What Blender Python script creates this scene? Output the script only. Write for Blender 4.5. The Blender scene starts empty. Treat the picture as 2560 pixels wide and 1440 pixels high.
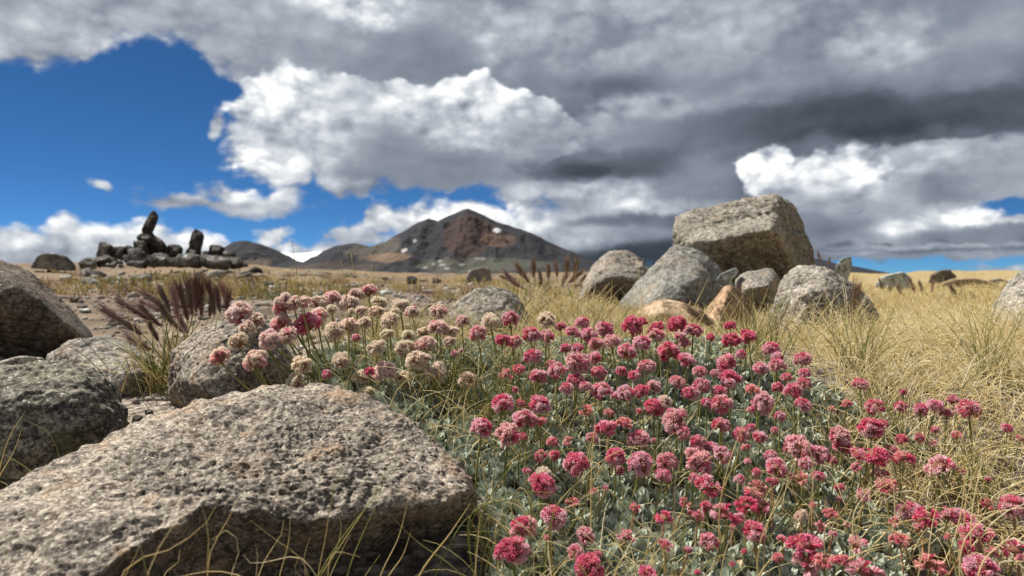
import bpy, bmesh, math, random
import numpy as np
from mathutils import Vector

SC = bpy.context.scene
COL = SC.collection
F = 1898.0            # focal length in pixels of a 2560 px wide picture
HZ = 690.0            # row of the horizon
CAMZ = 0.20           # camera height in metres

# ------------------------------------------------------------------ camera
cam_d = bpy.data.cameras.new('camera')
cam = bpy.data.objects.new('camera', cam_d)
COL.objects.link(cam)
cam.location = (0, 0, CAMZ)
cam.rotation_euler = (math.radians(90), 0, 0)
cam_d.sensor_width = 36.0
cam_d.lens = 36.0 * F / 2560.0
cam_d.shift_y = -(720.0 - HZ) / 2560.0
cam_d.clip_start = 0.02
cam_d.clip_end = 60000
cam_d.dof.use_dof = True
cam_d.dof.focus_distance = 0.64
cam_d.dof.aperture_fstop = 14.0
SC.camera = cam

SC.render.engine = 'CYCLES'
SC.cycles.use_denoising = True
SC.cycles.max_bounces = 5
SC.cycles.diffuse_bounces = 2
SC.cycles.transparent_max_bounces = 4
SC.view_settings.view_transform = 'Standard'
SC.view_settings.look = 'None'
SC.view_settings.gamma = 1.0
SC.view_settings.use_curve_mapping = False
SC.view_settings.exposure = 0.68

# ------------------------------------------------------------------ sun and sky
SUN_EL, SUN_AZ = math.radians(54), math.radians(-62)      # azimuth from +Y towards +X
sun_dir = Vector((math.sin(SUN_AZ)*math.cos(SUN_EL), math.cos(SUN_AZ)*math.cos(SUN_EL), math.sin(SUN_EL)))
sun_d = bpy.data.lights.new('sun', 'SUN')
sun_d.energy = 5.0
sun_d.angle = math.radians(0.5)
sun_d.color = (1.0, 0.95, 0.87)
sun = bpy.data.objects.new('sun', sun_d)
COL.objects.link(sun)
sun.rotation_euler = (-sun_dir).to_track_quat('-Z', 'Y').to_euler()

class N:
    """tiny node-tree writer"""
    def __init__(s, tree): s.t = tree; s.x = 0
    def n(s, kind, ins=None, **kw):
        nd = s.t.nodes.new(kind); s.x += 30; nd.location = (s.x, 0)
        for k, v in kw.items(): setattr(nd, k, v)
        for k, v in (ins or {}).items(): s.put(nd.inputs[k], v)
        return nd
    def put(s, sock, v):
        if isinstance(v, bpy.types.NodeSocket): s.t.links.new(v, sock)
        elif isinstance(v, bpy.types.Node): s.t.links.new(v.outputs[0], sock)
        else: sock.default_value = v
    def m(s, op, a, b=0.0, c=0.0, clamp=False):
        nd = s.n('ShaderNodeMath', {0: a}, operation=op, use_clamp=clamp)
        s.put(nd.inputs[1], b); s.put(nd.inputs[2], c)
        return nd.outputs[0]
    def v(s, op, a, b=(0, 0, 0), c=(0, 0, 0)):
        nd = s.n('ShaderNodeVectorMath', {0: a}, operation=op)
        s.put(nd.inputs[1], b); s.put(nd.inputs[2], c)
        return nd.outputs['Value'] if op in ('DOT_PRODUCT', 'LENGTH', 'DISTANCE') else nd.outputs[0]
    def mix(s, f, a, b, kind='RGBA', blend='MIX'):
        nd = s.n('ShaderNodeMix', data_type=kind, blend_type=blend)
        i = {'RGBA': (0, 6, 7, 2), 'FLOAT': (0, 2, 3, 0)}[kind]
        s.put(nd.inputs[i[0]], f); s.put(nd.inputs[i[1]], a); s.put(nd.inputs[i[2]], b)
        return nd.outputs[i[3]]
    def noise(s, vec, scale, detail=4, rough=0.55, lac=2.0, dist=0.0, out=0):
        nd = s.n('ShaderNodeTexNoise', {'Vector': vec, 'Scale': scale, 'Detail': detail, 'Roughness': rough, 'Lacunarity': lac, 'Distortion': dist})
        return nd.outputs[out]
    def voro(s, vec, scale, feature='F1', out='Distance', rnd=1.0):
        nd = s.n('ShaderNodeTexVoronoi', {'Vector': vec, 'Scale': scale, 'Randomness': rnd}, feature=feature)
        return nd.outputs[out]
    def ss(s, x, a, b, lo=0.0, hi=1.0):
        nd = s.n('ShaderNodeMapRange', {0: x, 1: a, 2: b, 3: lo, 4: hi}, interpolation_type='SMOOTHSTEP')
        return nd.outputs[0]
    def ramp(s, f, stops):
        nd = s.n('ShaderNodeValToRGB', {0: f})
        cr = nd.color_ramp
        while len(cr.elements) < len(stops): cr.elements.new(0.5)
        for e, (p, c) in zip(cr.elements, stops):
            e.position = p; e.color = (*c, 1) if len(c) == 3 else c
        return nd.outputs[0]

def make_sky():
    w = bpy.data.worlds.new('World'); SC.world = w; w.use_nodes = True
    t = w.node_tree; t.nodes.clear(); q = N(t)
    sky = q.n('ShaderNodeTexSky', sky_type='NISHITA', sun_disc=False)
    sky.sun_elevation = SUN_EL; sky.sun_rotation = SUN_AZ
    sky.altitude = 4500; sky.air_density = 1.0; sky.dust_density = 0.1; sky.ozone_density = 3.0
    bg1 = q.n('ShaderNodeBackground', {'Strength': 0.072})
    # thin mountain air: the pale band that the model puts on the horizon lies below this high plateau
    dz = q.n('ShaderNodeSeparateXYZ', {0: q.n('ShaderNodeTexCoord').outputs['Generated']})
    q.put(sky.inputs['Vector'], q.n('ShaderNodeCombineXYZ', {0: dz.outputs[0], 1: dz.outputs[1], 2: q.m('MULTIPLY_ADD', q.m('MAXIMUM', dz.outputs[2], 0.0), 1.7, 0.022)}))
    q.put(bg1.inputs['Color'], q.mix(1.0, sky.outputs[0], (0.30, 0.60, 0.80, 1), blend='MULTIPLY'))
    co = q.n('ShaderNodeTexCoord').outputs['Generated']
    d = q.v('NORMALIZE', co)
    sp = q.n('ShaderNodeSeparateXYZ', {0: d})
    az = q.m('ARCTAN2', sp.outputs[0], sp.outputs[1])
    el = q.m('ARCSINE', sp.outputs[2])
    cb = q.n('ShaderNodeCombineXYZ', {0: az, 1: el, 2: 0.0}).outputs[0]     # azimuth, elevation of the view ray
    # large and small curls of the air push the cloud outlines about
    wn = q.n('ShaderNodeTexNoise', {'Vector': cb, 'Scale': 9.0, 'Detail': 3.0, 'Roughness': 0.6})
    wv = q.v('MULTIPLY', q.v('SUBTRACT', wn.outputs['Color'], (0.5, 0.5, 0.5)), (0.060, 0.045, 0.0))
    p1 = q.v('ADD', cb, wv)
    def ang(u, v):
        a = math.atan((u - 1280) / F)
        return a, math.atan((HZ - v) / F * math.cos(a))
    def ell(pos, u, v, su, sv, rot=0.0):
        a, e = ang(u, v)
        if rot:
            mp = q.n('ShaderNodeMapping', {'Vector': q.v('SUBTRACT', pos, (a, e, 0)), 'Rotation': (0, 0, math.radians(rot))}, vector_type='POINT').outputs[0]
            return q.v('MULTIPLY', mp, (F / su, F / sv, 0))
        return q.v('MULTIPLY_ADD', pos, (F / su, F / sv, 0), (-a * F / su, -e * F / sv, 0))
    def sdf(pos, lst):
        acc = None
        for (u, v, su, sv, *r) in lst:
            L = q.v('LENGTH', ell(pos, u, v, su, sv, *r))
            s = (20 + min(su, sv)) / 100.0
            x = q.m('MULTIPLY_ADD', L, -s, s)
            acc = x if acc is None else q.m('SMOOTH_MAX', acc, x, 0.12)
        return acc
    # openings of blue between the clouds, then the clouds standing in them (pixel-sized angles)
    holes = [(230, 340, 330, 145), (70, 420, 330, 200), (400, 370, 190, 230), (430, 470, 290, 170), (150, 560, 420, 140), (480, 270, 110, 70), (560, 225, 35, 30), (540, 340, 45, 130),
             (900, 520, 330, 55), (620, 570, 260, 80), (760, 560, 300, 70), (-300, 430, 400, 190),
             (2420, 678, 380, 18), (2550, 515, 45, 14)]
    clouds = [(690, 330, 115, 150), (700, 425, 105, 50), (860, 400, 170, 80), (1100, 440, 250, 50), (250, 610, 150, 62), (180, 590, 60, 55), (330, 600, 90, 50), (40, 605, 85, 48), (470, 630, 170, 42), (150, 655, 500, 42), (560, 505, 190, 30), (570, 480, 75, 32), (690, 500, 65, 28, -20),
              (258, 463, 32, 14, 30), (550, 305, 26, 30), (680, 575, 50, 30), (730, 620, 100, 35), (960, 545, 45, 45), (900, 590, 110, 40), (1060, 560, 110, 60), (1150, 560, 200, 62), (820, 640, 350, 45),
              (2500, 672, 65, 20), (2440, 690, 60, 12), (2380, 545, 60, 30), (2340, 520, 25, 22)]
    hol = sdf(p1, holes); clo = sdf(p1, clouds)
    pn = q.v('MULTIPLY', cb, (1.0, 1.5, 1.0))
    fb = q.noise(pn, 11.0, 8, 0.56)
    pl = q.v('ADD', pn, (-0.010, 0.012, 0.004))
    fb2 = q.noise(pl, 11.0, 5, 0.50)
    bil = q.n('ShaderNodeTexVoronoi', {'Vector': q.v('ADD', pn, q.v('MULTIPLY', wn.outputs['Color'], (0.05, 0.05, 0.05))), 'Scale': 26.0, 'Detail': 2.0, 'Roughness': 0.55, 'Smoothness': 0.6}, feature='SMOOTH_F1').outputs['Distance']
    base = q.m('MULTIPLY', hol, -1.0)
    body = q.m('MAXIMUM', base, clo)
    fld = q.m('ADD', body, q.m('MULTIPLY_ADD', fb, 1.0, -0.34))
    fld = q.m('ADD', fld, q.m('MULTIPLY_ADD', bil, -0.35, 0.14))
    alpha = q.ss(fld, -0.04, 0.27)
    # each bank of cloud: its outline, and the light of its parts (u, v, su, sv, display value)
    wn2 = q.v('MULTIPLY', q.v('SUBTRACT', q.n('ShaderNodeTexNoise', {'Vector': cb, 'Scale': 22.0, 'Detail': 4.0, 'Roughness': 0.65}).outputs['Color'], (0.5, 0.5, 0.5)), (0.034, 0.022, 0.0))
    p2 = q.v('ADD', cb, wn2)
    def light(lst):
        num = den = None
        for (u, v, su, sv, val) in lst:
            e = ell(p2, u, v, su * 1.05, sv * 1.05)
            g = q.m('POWER', 0.3679, q.v('DOT_PRODUCT', e, e))
            num = q.m('MULTIPLY_ADD', g, val, 0.0006 if num is None else num)
            den = q.m('ADD', g, 0.001 if den is None else den)
        return q.m('DIVIDE', num, den)
    BACK = [(258, 463, 30, 14, .86), (550, 305, 30, 30, .85), (120, 40, 260, 70, .66), (250, 130, 160, 55, .78), (60, 170, 120, 35, .74), (500, 50, 130, 60, .62), (620, 150, 120, 60, .58), (460, 150, 60, 40, .70), (690, 40, 80, 50, .60), (780, 90, 90, 35, .55), (900, 18, 95, 26, 1.0), (940, 50, 35, 18, .95), (820, 5, 60, 12, .85),
         (850, 120, 80, 28, .55), (1080, 120, 100, 65, .50), (1210, 60, 30, 40, .78), (1240, 110, 22, 30, .74), (960, 165, 160, 18, .47), (1170, 30, 60, 40, .68), (1240, 100, 40, 50, .62), (560, 205, 60, 25, .62),
         (1000, 470, 150, 15, .52), (1150, 470, 120, 16, .50), (1350, 70, 70, 50, .64), (1480, 30, 120, 40, .66), (1700, 50, 90, 50, .66), (1600, 60, 30, 40, .58), 
         (1330, 480, 70, 14, .74), (1500, 478, 60, 16, .86), (1580, 475, 40, 14, .84), (1680, 470, 70, 20, .54), (1600, 512, 120, 13, .82), (1400, 505, 80, 12, .50), (1400, 535, 100, 12, .76), (1450, 600, 80, 16, .72), (1560, 552, 110, 12, .38), (1340, 555, 40, 22, .92), (1450, 585, 70, 20, .66), (1620, 635, 110, 26, .24), (1580, 590, 90, 14, .48),
         (1850, 60, 110, 70, .64), (1900, 170, 100, 35, .60), (2150, 100, 60, 50, .76), (2270, 110, 60, 50, .80), (2450, 80, 100, 80, .57), (2060, 30, 80, 30, .68), (2210, 60, 30, 40, .62), (2010, 130, 40, 50, .56), (1750, 440, 50, 40, .50),
         (260, 560, 100, 30, 1.16), (40, 575, 60, 20, 1.1), (250, 600, 60, 22, 1.08), (100, 615, 120, 14, .78), (460, 600, 120, 24, 1.02), (100, 655, 260, 12, .74), (560, 480, 100, 18, 1.08), (570, 525, 160, 10, .70), (700, 500, 40, 20, .74), (680, 575, 40, 18, .84), (720, 620, 70, 16, .92), (950, 515, 25, 20, .96), (930, 575, 70, 20, .74), (1060, 535, 70, 22, 1.1), (1150, 520, 60, 20, 1.1), (1250, 540, 60, 25, 1.05), (1220, 497, 60, 10, .55), (2500, 665, 50, 14, .90),
         (2350, 616, 200, 5, .70), (2450, 640, 200, 6, .58), (2130, 633, 50, 4, .68), (2250, 645, 150, 8, .52), (2060, 600, 90, 20, .44),
         (1280, -500, 1500, 260, .40), (-1200, 300, 900, 400, .52), (3800, 300, 900, 400, .38)]
    CUM = [(640, 250, 60, 50, .93), (720, 215, 70, 40, .97), (760, 280, 50, 30, .92), (610, 330, 35, 60, .95), (720, 340, 90, 40, .78), (690, 405, 90, 18, .97), (760, 455, 110, 14, .78), (850, 240, 60, 40, .70), (860, 330, 60, 50, .72), (970, 360, 80, 40, .46), (780, 170, 120, 18, .80), (930, 215, 90, 18, .66),
         (1030, 240, 60, 40, .82), (1180, 225, 80, 35, .92), (1090, 300, 80, 30, .80), (1255, 240, 30, 40, .88), (1180, 350, 90, 26, .76), (1000, 430, 150, 22, .52), (900, 470, 150, 12, .50), (1150, 440, 120, 22, .46), (1180, 395, 80, 16, .44), (1350, 350, 80, 40, .58), (1390, 285, 70, 20, .74)]
    LOW = [(1870, 395, 40, 22, .95), (1930, 420, 60, 26, .97), (1890, 460, 40, 22, .88), (2010, 430, 50, 40, .74), (2100, 390, 50, 22, .88), (2160, 440, 60, 36, .86), (2060, 490, 60, 25, .58), (2230, 480, 50, 20, .56), (2300, 370, 60, 22, .68), (2450, 370, 90, 35, .58), (2500, 450, 80, 30, .46), (2330, 470, 60, 25, .38), (2200, 525, 80, 16, .52), (2060, 560, 90, 30, .40), (2240, 575, 30, 14, .82), (2350, 545, 50, 18, .88), (2470, 535, 40, 12, .9), (2450, 590, 120, 14, .38), (2150, 600, 80, 16, .48)]
    DARK = [(1340, 190, 120, 45, .53), (1500, 130, 140, 40, .60), (1500, 215, 180, 24, .38), (1720, 150, 70, 60, .56), (1780, 235, 60, 30, .46), (1640, 265, 110, 22, .70), (1860, 235, 50, 18, .66), (1480, 330, 140, 40, .58), (1350, 290, 60, 20, .76), (1700, 330, 120, 40, .42), (1440, 440, 170, 24, .26), (1330, 410, 60, 20, .36), (1650, 400, 110, 24, .38), (1900, 230, 90, 30, .46),
         (2200, 205, 220, 14, .44), (2400, 250, 220, 42, .29), (2050, 290, 180, 34, .30), (2250, 330, 230, 22, .24), (1850, 320, 120, 30, .35), (2540, 300, 60, 50, .33)]
    fb1 = q.noise(pn, 11.0, 5, 0.50)
    emb = q.m('SUBTRACT', fb1, fb2)
    big = q.m('SUBTRACT', q.noise(q.v('MULTIPLY', cb, (1.0, 2.0, 1.0)), 6.0, 5, 0.5), 0.5)
    def shade(br, big_k=0.34, gain=2.7):
        k = q.m('MAXIMUM', q.m('MULTIPLY_ADD', br, gain, -.45 * gain), 0.12)
        o = q.m('MULTIPLY_ADD', emb, k, br)
        o = q.m('ADD', o, q.m('MULTIPLY', k, q.m('MULTIPLY_ADD', bil, -0.25, 0.08)))
        return q.m('MULTIPLY_ADD', big, big_k, o)
    def edge(lst, soft=0.16, sc=1.0):
        f = q.m('ADD', sdf(p1, lst), q.m('MULTIPLY', detail, sc))
        return q.ss(f, -0.03, soft)
    detail = q.m('ADD', q.m('MULTIPLY_ADD', fb, 0.9, -0.38), q.m('MULTIPLY_ADD', bil, -0.35, 0.16))
    br = shade(light(BACK))
    br = q.mix(edge([(665, 290, 120, 125), (720, 200, 120, 60), (800, 330, 210, 150), (680, 425, 110, 48), (1000, 330, 220, 140), (1160, 290, 150, 110), (1300, 330, 160, 110), (1100, 430, 250, 50)]), br, q.m('ADD', shade(light(CUM)), 0.01), 'FLOAT')
    br = q.mix(edge([(1920, 430, 90, 75), (2100, 460, 200, 90), (2350, 460, 300, 110), (2200, 560, 300, 55), (2480, 560, 200, 50), (2050, 560, 120, 60)]), br, q.m('ADD', shade(light(LOW), .4, 3.6), 0.06), 'FLOAT')
    br = q.mix(edge([(1560, 165, 290, 80), (1600, 330, 290, 85), (1450, 420, 230, 52), (2150, 290, 620, 78), (1700, 250, 250, 120), (2600, 280, 200, 70)], 0.55), br, shade(light(DARK), 0.18), 'FLOAT')
    br = q.m('MAXIMUM', q.m('MULTIPLY_ADD', br, 1.20, -0.035), 0.21)
    col = q.ramp(br, [(0.0, (.020, .024, .032)), (.25, (.042, .053, .070)), (.40, (.112, .134, .168)), (.55, (.235, .265, .320)), (.70, (.42, .455, .51)), (.85, (.68, .71, .74)), (1.0, (.98, .98, .97))])
    bg2 = q.n('ShaderNodeBackground', {'Color': col, 'Strength': 0.71})
    mx = q.n('ShaderNodeMixShader', {0: alpha, 1: bg1.outputs[0], 2: bg2.outputs[0]})
    out = q.n('ShaderNodeOutputWorld', {0: mx})
    w.cycles.sampling_method = 'MANUAL'; w.cycles.sample_map_resolution = 512
make_sky()

# ------------------------------------------------------------------ helpers
rng = np.random.default_rng(7)
R = np.radians

def P(u, v, Y):
    """the point that stands Y metres ahead and is seen at pixel u, v of the photograph"""
    return np.array([(u - 1280) / F * Y, Y, CAMZ + (HZ - v) / F * Y])

def hash3(i, j, k, seed):
    h = (i * 374761393 + j * 668265263 + k * 1274126177 + seed * 974634777) & 0xffffffff
    h = ((h ^ (h >> 13)) * 1274126177) & 0xffffffff
    h = ((h ^ (h >> 16)) * 2246822519) & 0xffffffff
    return ((h ^ (h >> 15)) & 0xffffff) / float(0xffffff)

def vnoise(p, seed=0):
    """smooth value noise, -1..1"""
    p = np.asarray(p, float)
    i = np.floor(p).astype(np.int64); f = p - i
    f = f * f * f * (f * (f * 6 - 15) + 10)
    r = 0
    for a in (0, 1):
        for b in (0, 1):
            for c in (0, 1):
                w = (f[:, 0] if a else 1 - f[:, 0]) * (f[:, 1] if b else 1 - f[:, 1]) * (f[:, 2] if c else 1 - f[:, 2])
                r = r + w * hash3(i[:, 0] + a, i[:, 1] + b, i[:, 2] + c, seed)
    return r * 2 - 1

def fbm(p, octs=4, seed=0, gain=0.5, ridged=False):
    a, s, t = 1.0, 0, 0
    q = np.asarray(p, float)
    for o in range(octs):
        n = vnoise(q, seed + o * 17)
        if ridged: n = 1 - 2 * np.abs(n)
        s = s + a * n; t += a; a *= gain; q = q * 2.03 + 11.3
    return s / t

def sstep(x, a, b):
    t = np.clip((x - a) / (b - a), 0, 1)
    return t * t * (3 - 2 * t)

def mesh_np(name, V, faces, mat, parent=None, smooth=True, attrs=None, loc=None):
    """faces: one (n, k) index array or a list of such arrays"""
    if not isinstance(faces, list): faces = [faces]
    me = bpy.data.meshes.new(name)
    V = np.asarray(V, np.float32)
    me.vertices.add(len(V)); me.vertices.foreach_set('co', V.ravel())
    idx = np.concatenate([f.ravel() for f in faces]).astype(np.int32)
    tot = np.concatenate([np.full(len(f), f.shape[1]) for f in faces]).astype(np.int32)
    me.loops.add(len(idx)); me.loops.foreach_set('vertex_index', idx)
    me.polygons.add(len(tot))
    me.polygons.foreach_set('loop_start', np.concatenate([[0], np.cumsum(tot)[:-1]]).astype(np.int32))
    me.polygons.foreach_set('loop_total', tot)
    if smooth: me.polygons.foreach_set('use_smooth', np.ones(len(tot), bool))
    for k, a in (attrs or {}).items():
        at = me.attributes.new(k, 'FLOAT', 'POINT'); at.data.foreach_set('value', np.asarray(a, np.float32).ravel())
    me.update(calc_edges=True)
    if mat: me.materials.append(mat)
    o = bpy.data.objects.new(name, me); COL.objects.link(o)
    if parent is not None: o.parent = parent
    if loc is not None: o.location = loc
    return o

def tag(o, label=None, cat=None, group=None, kind=None):
    if label: o['label'] = label
    if cat: o['category'] = cat
    if group: o['group'] = group
    if kind: o['kind'] = kind
    return o

def empty(name, loc):
    o = bpy.data.objects.new(name, None); COL.objects.link(o)
    o.location = [float(c) for c in loc]; o.empty_display_size = 0.01
    return o

def copy_tree(src, loc, rotz=0.0, scale=1.0):
    r = src.copy(); COL.objects.link(r); r.location = loc; r.rotation_euler = (0, 0, rotz); r.scale = (scale,) * 3
    for ch in list(src.children):
        c = ch.copy(); COL.objects.link(c); c.parent = r
    return r

# ------------------------------------------------------------------ the lie of the land
YS = [0.0, .30, .42, .50, .57, .66, .74, .82, 1.0, 1.3, 2.0, 3.0, 5.0, 8.0, 12., 18., 25., 32., 60., 150., 500., 2500., 30000.]
ZS = [-.02, -.01, .000, .018, .043, .075, .100, .108, .108, .105, .095, .085, .075, .08, .10, .14, .20, .16, -2.0, -9., -28., -42., -60.]
YL = [0, 1.5, 3, 6, 10, 15, 20, 26, 34, 60, 1e5]
ZL = [0, 0, .02, .05, .13, .20, .26, .26, .20, 0, 0]
def gz(x, y):
    """height of the ground"""
    x = np.asarray(x, float); y = np.asarray(y, float)
    r = np.sqrt(x * x + y * y)
    d = np.where(y > 0, np.maximum(y, r * .75), r * .75)
    z = np.interp(d, YS, ZS)
    a = np.where(d > 0, x / np.maximum(d, 1e-6), 0)
    left = 1 - sstep(a, -.42, -.12)
    z = z + left * np.interp(d, YL, ZL)
    z = z + sstep(-a, .24, .36) * np.interp(d, [0, .40, .70, .95, 1.4, 2.2], [0, -.04, -.07, -.045, -.035, 0])
    z = z + .05 * sstep(a, .50, .66) * np.interp(d, [0, 1.5, 5, 20, 40], [0, 0, .4, 1.2, 0])
    p = np.stack([x, y, x * 0], -1).reshape(-1, 3)
    n = fbm(p * 5.0, 3, 3).reshape(z.shape) * .010 * sstep(d, .2, .8) * (1 - sstep(d, 300, 900))
    n = n + fbm(p * .35, 4, 5, .6).reshape(z.shape) * (.06 * sstep(d, 2.5, 9) + .14 * sstep(d, 9, 20))
    n = n + fbm(p * .12, 2, 15).reshape(z.shape) * .16 * sstep(d, 8, 20) * (1 - sstep(d, 300, 900)) * (1 - sstep(d, 300, 900))
    return z + n
def g1(x, y): return float(gz(np.array([x]), np.array([y]))[0])

# ------------------------------------------------------------------ materials
def new_mat(name, rough=0.9):
    m = bpy.data.materials.new(name); m.use_nodes = True
    t = m.node_tree; q = N(t)
    bs = t.nodes['Principled BSDF']; bs.inputs['Roughness'].default_value = rough
    bs.inputs['Specular IOR Level'].default_value = 0.25
    return m, q, bs

def rock_mat(name, dark, mid, light, grain=380., bump=0.0012, stain=(.30, .20, .12), stain_amt=.25, vein=0.0):
    """coarse-grained volcanic stone: crystals of dark, mid and pale mineral, pits and a little lichen"""
    m, q, bs = new_mat(name)
    co = q.n('ShaderNodeTexCoord').outputs['Object']
    wob = q.v('ADD', co, q.v('MULTIPLY', q.n('ShaderNodeTexNoise', {'Vector': co, 'Scale': grain * .5, 'Detail': 2.0}).outputs['Color'], (1.2 / grain,) * 3))
    cell = q.n('ShaderNodeTexVoronoi', {'Vector': wob, 'Scale': grain})
    cr = q.n('ShaderNodeSeparateColor', {0: cell.outputs['Color']}).outputs[0]
    nz = q.noise(co, grain * .30, 6, .68)
    big = q.noise(co, grain * .028, 4, .6)
    f = q.m('ADD', q.m('MULTIPLY', cr, .26), q.m('MULTIPLY', nz, 1.05))
    f = q.m('ADD', f, q.m('MULTIPLY_ADD', big, .55, -.44))
    c = q.ramp(f, [(.20, tuple(x * .55 for x in dark)), (.34, dark), (.50, mid), (.66, light), (.84, tuple(min(.8, x * 1.5) for x in light))])
    st = q.ss(q.noise(co, grain * .045, 5, .6), .52, .72)
    c = q.mix(q.m('MULTIPLY', st, stain_amt), c, (*stain, 1))
    if vein:
        vv = q.ss(q.m('ABSOLUTE', q.m('SUBTRACT', q.noise(co, grain * .02, 4, .6), .5)), .015, .0)
        c = q.mix(q.m('MULTIPLY', vv, vein), c, (.5, .45, .38, 1))
    q.put(bs.inputs['Base Color'], c)
    pit = q.voro(wob, grain * .42, 'SMOOTH_F1')
    h = q.m('ADD', q.m('MULTIPLY', pit, .9), q.m('MULTIPLY', nz, 1.2))
    h = q.m('ADD', h, q.m('MULTIPLY', cr, .25))
    b = q.n('ShaderNodeBump', {'Strength': 1.0, 'Distance': bump, 'Height': h})
    q.put(bs.inputs['Normal'], b)
    # a few mica faces glint
    q.put(bs.inputs['Roughness'], q.ss(cr, .93, .97, .88, .35))
    return m

M = {}
M['granite'] = rock_mat('granite', (.075, .062, .05), (.215, .182, .145), (.43, .37, .295), 700., .0011, (.36, .22, .12), .55)
M['crag'] = rock_mat('dark_andesite', (.05, .045, .036), (.155, .14, .11), (.33, .30, .23), 420., .0018, (.16, .15, .07), .5)
M['stone'] = rock_mat('grey_andesite', (.10, .09, .075), (.24, .215, .18), (.42, .375, .315), 420., .002, (.38, .26, .17), .35)
M['shade'] = rock_mat('brown_andesite_shade_dark', (.045, .035, .027), (.10, .08, .06), (.19, .155, .12), 300., .002, (.25, .15, .09), .35)  # brown darkened further: the huge boulder's shaded face is put into the colour
M['boulder'] = rock_mat('olive_grey_stone', (.10, .09, .07), (.23, .205, .165), (.36, .32, .26), 210., .005, (.24, .17, .09), .35)
M['blue'] = rock_mat('blue_grey_stone', (.12, .115, .10), (.22, .215, .19), (.34, .325, .285), 230., .004, (.28, .20, .12), .35)
M['rust'] = rock_mat('rust_stone', (.13, .075, .045), (.32, .20, .115), (.50, .35, .21), 170., .003, (.30, .12, .05), .55)
M['tan'] = rock_mat('tan_stone', (.16, .11, .07), (.33, .235, .145), (.48, .36, .24), 120., .004, (.40, .22, .10), .4)
M['pale'] = rock_mat('pale_green_stone', (.17, .18, .155), (.32, .335, .30), (.48, .49, .45), 90., .004, (.35, .32, .25), .3)
M['cairn'] = rock_mat('backlit_dark_lava', (.020, .017, .014), (.055, .047, .038), (.115, .10, .08), 22., .02, (.10, .07, .05), .4)  # albedo lowered so the cairn stones look backlit; that shade is painted
M['cairn_light'] = rock_mat('grey_lava', (.045, .042, .038), (.105, .10, .09), (.20, .19, .17), 22., .02, (.2, .15, .1), .3)

def ground_mat():
    m, q, bs = new_mat('gravelly_soil', .95)
    pos = q.n('ShaderNodeNewGeometry').outputs['Position']
    sp = q.n('ShaderNodeSeparateXYZ', {0: pos})
    flat = q.n('ShaderNodeCombineXYZ', {0: sp.outputs[0], 1: sp.outputs[1], 2: 0.0}).outputs[0]
    dist = q.v('LENGTH', flat)
    az = q.m('DIVIDE', sp.outputs[0], q.m('MAXIMUM', sp.outputs[1], .05))
    fine = q.noise(flat, 60., 6, .7)
    ce = q.n('ShaderNodeTexVoronoi', {'Vector': flat, 'Scale': 140.0})
    cr = q.n('ShaderNodeSeparateColor', {0: ce.outputs['Color']}).outputs[0]
    grit = q.ramp(q.m('ADD', q.m('MULTIPLY', fine, .7), q.m('MULTIPLY', cr, .4)), [(.25, (.055, .045, .035)), (.45, (.16, .13, .10)), (.62, (.30, .25, .20)), (.85, (.45, .41, .36))])
    ce2 = q.n('ShaderNodeTexVoronoi', {'Vector': flat, 'Scale': 14.0})
    cr2 = q.n('ShaderNodeSeparateColor', {0: ce2.outputs['Color']}).outputs[1]
    mid = q.noise(flat, 2.2, 6, .65)
    plain = q.ramp(q.m('ADD', q.m('MULTIPLY', mid, .75), q.m('MULTIPLY', cr2, .22)), [(.30, (.06, .045, .032)), (.45, (.135, .10, .068)), (.58, (.205, .155, .105)), (.75, (.30, .245, .18))])
    gold = q.ss(q.noise(q.v('MULTIPLY', flat, (1., .5, 1.)), .55, 4, .6), .44, .60)
    gold = q.m('MULTIPLY', gold, q.ss(dist, 5., 9.))
    plain = q.mix(q.m('MULTIPLY', gold, .55), plain, (.27, .19, .085, 1))
    red = q.m('MULTIPLY', q.ss(q.noise(q.v('ADD', flat, (9., 3., 0.)), .8, 4, .6), .52, .66), q.m('MULTIPLY', q.ss(dist, 2.5, 5.), .55))
    plain = q.mix(red, plain, (.17, .085, .055, 1))
    mead = q.mix(q.noise(flat, 8., 5, .6), (.20, .15, .07, 1), (.44, .34, .17, 1))
    c = q.mix(q.ss(dist, .95, 1.5), grit, plain)
    c = q.mix(q.m('MULTIPLY', q.ss(az, .32, .44), q.ss(dist, .8, 1.3)), c, mead)
    far = q.mix(q.noise(flat, .004, 6, .6), (.075, .07, .062, 1), (.15, .125, .095, 1))
    c = q.mix(q.ss(dist, 60., 220.), c, far)
    bedk = q.m('MULTIPLY', q.ss(dist, .95, .8), q.ss(fine, .35, .62, .9, .35))
    c = q.mix(bedk, c, (.030, .024, .020, 1))
    q.put(bs.inputs['Base Color'], c)
    b = q.n('ShaderNodeBump', {'Strength': .9, 'Distance': .004, 'Height': q.m('ADD', fine, q.m('MULTIPLY', ce.outputs['Distance'], .8))})
    q.put(bs.inputs['Normal'], b)
    return m
M['ground'] = ground_mat()

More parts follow.
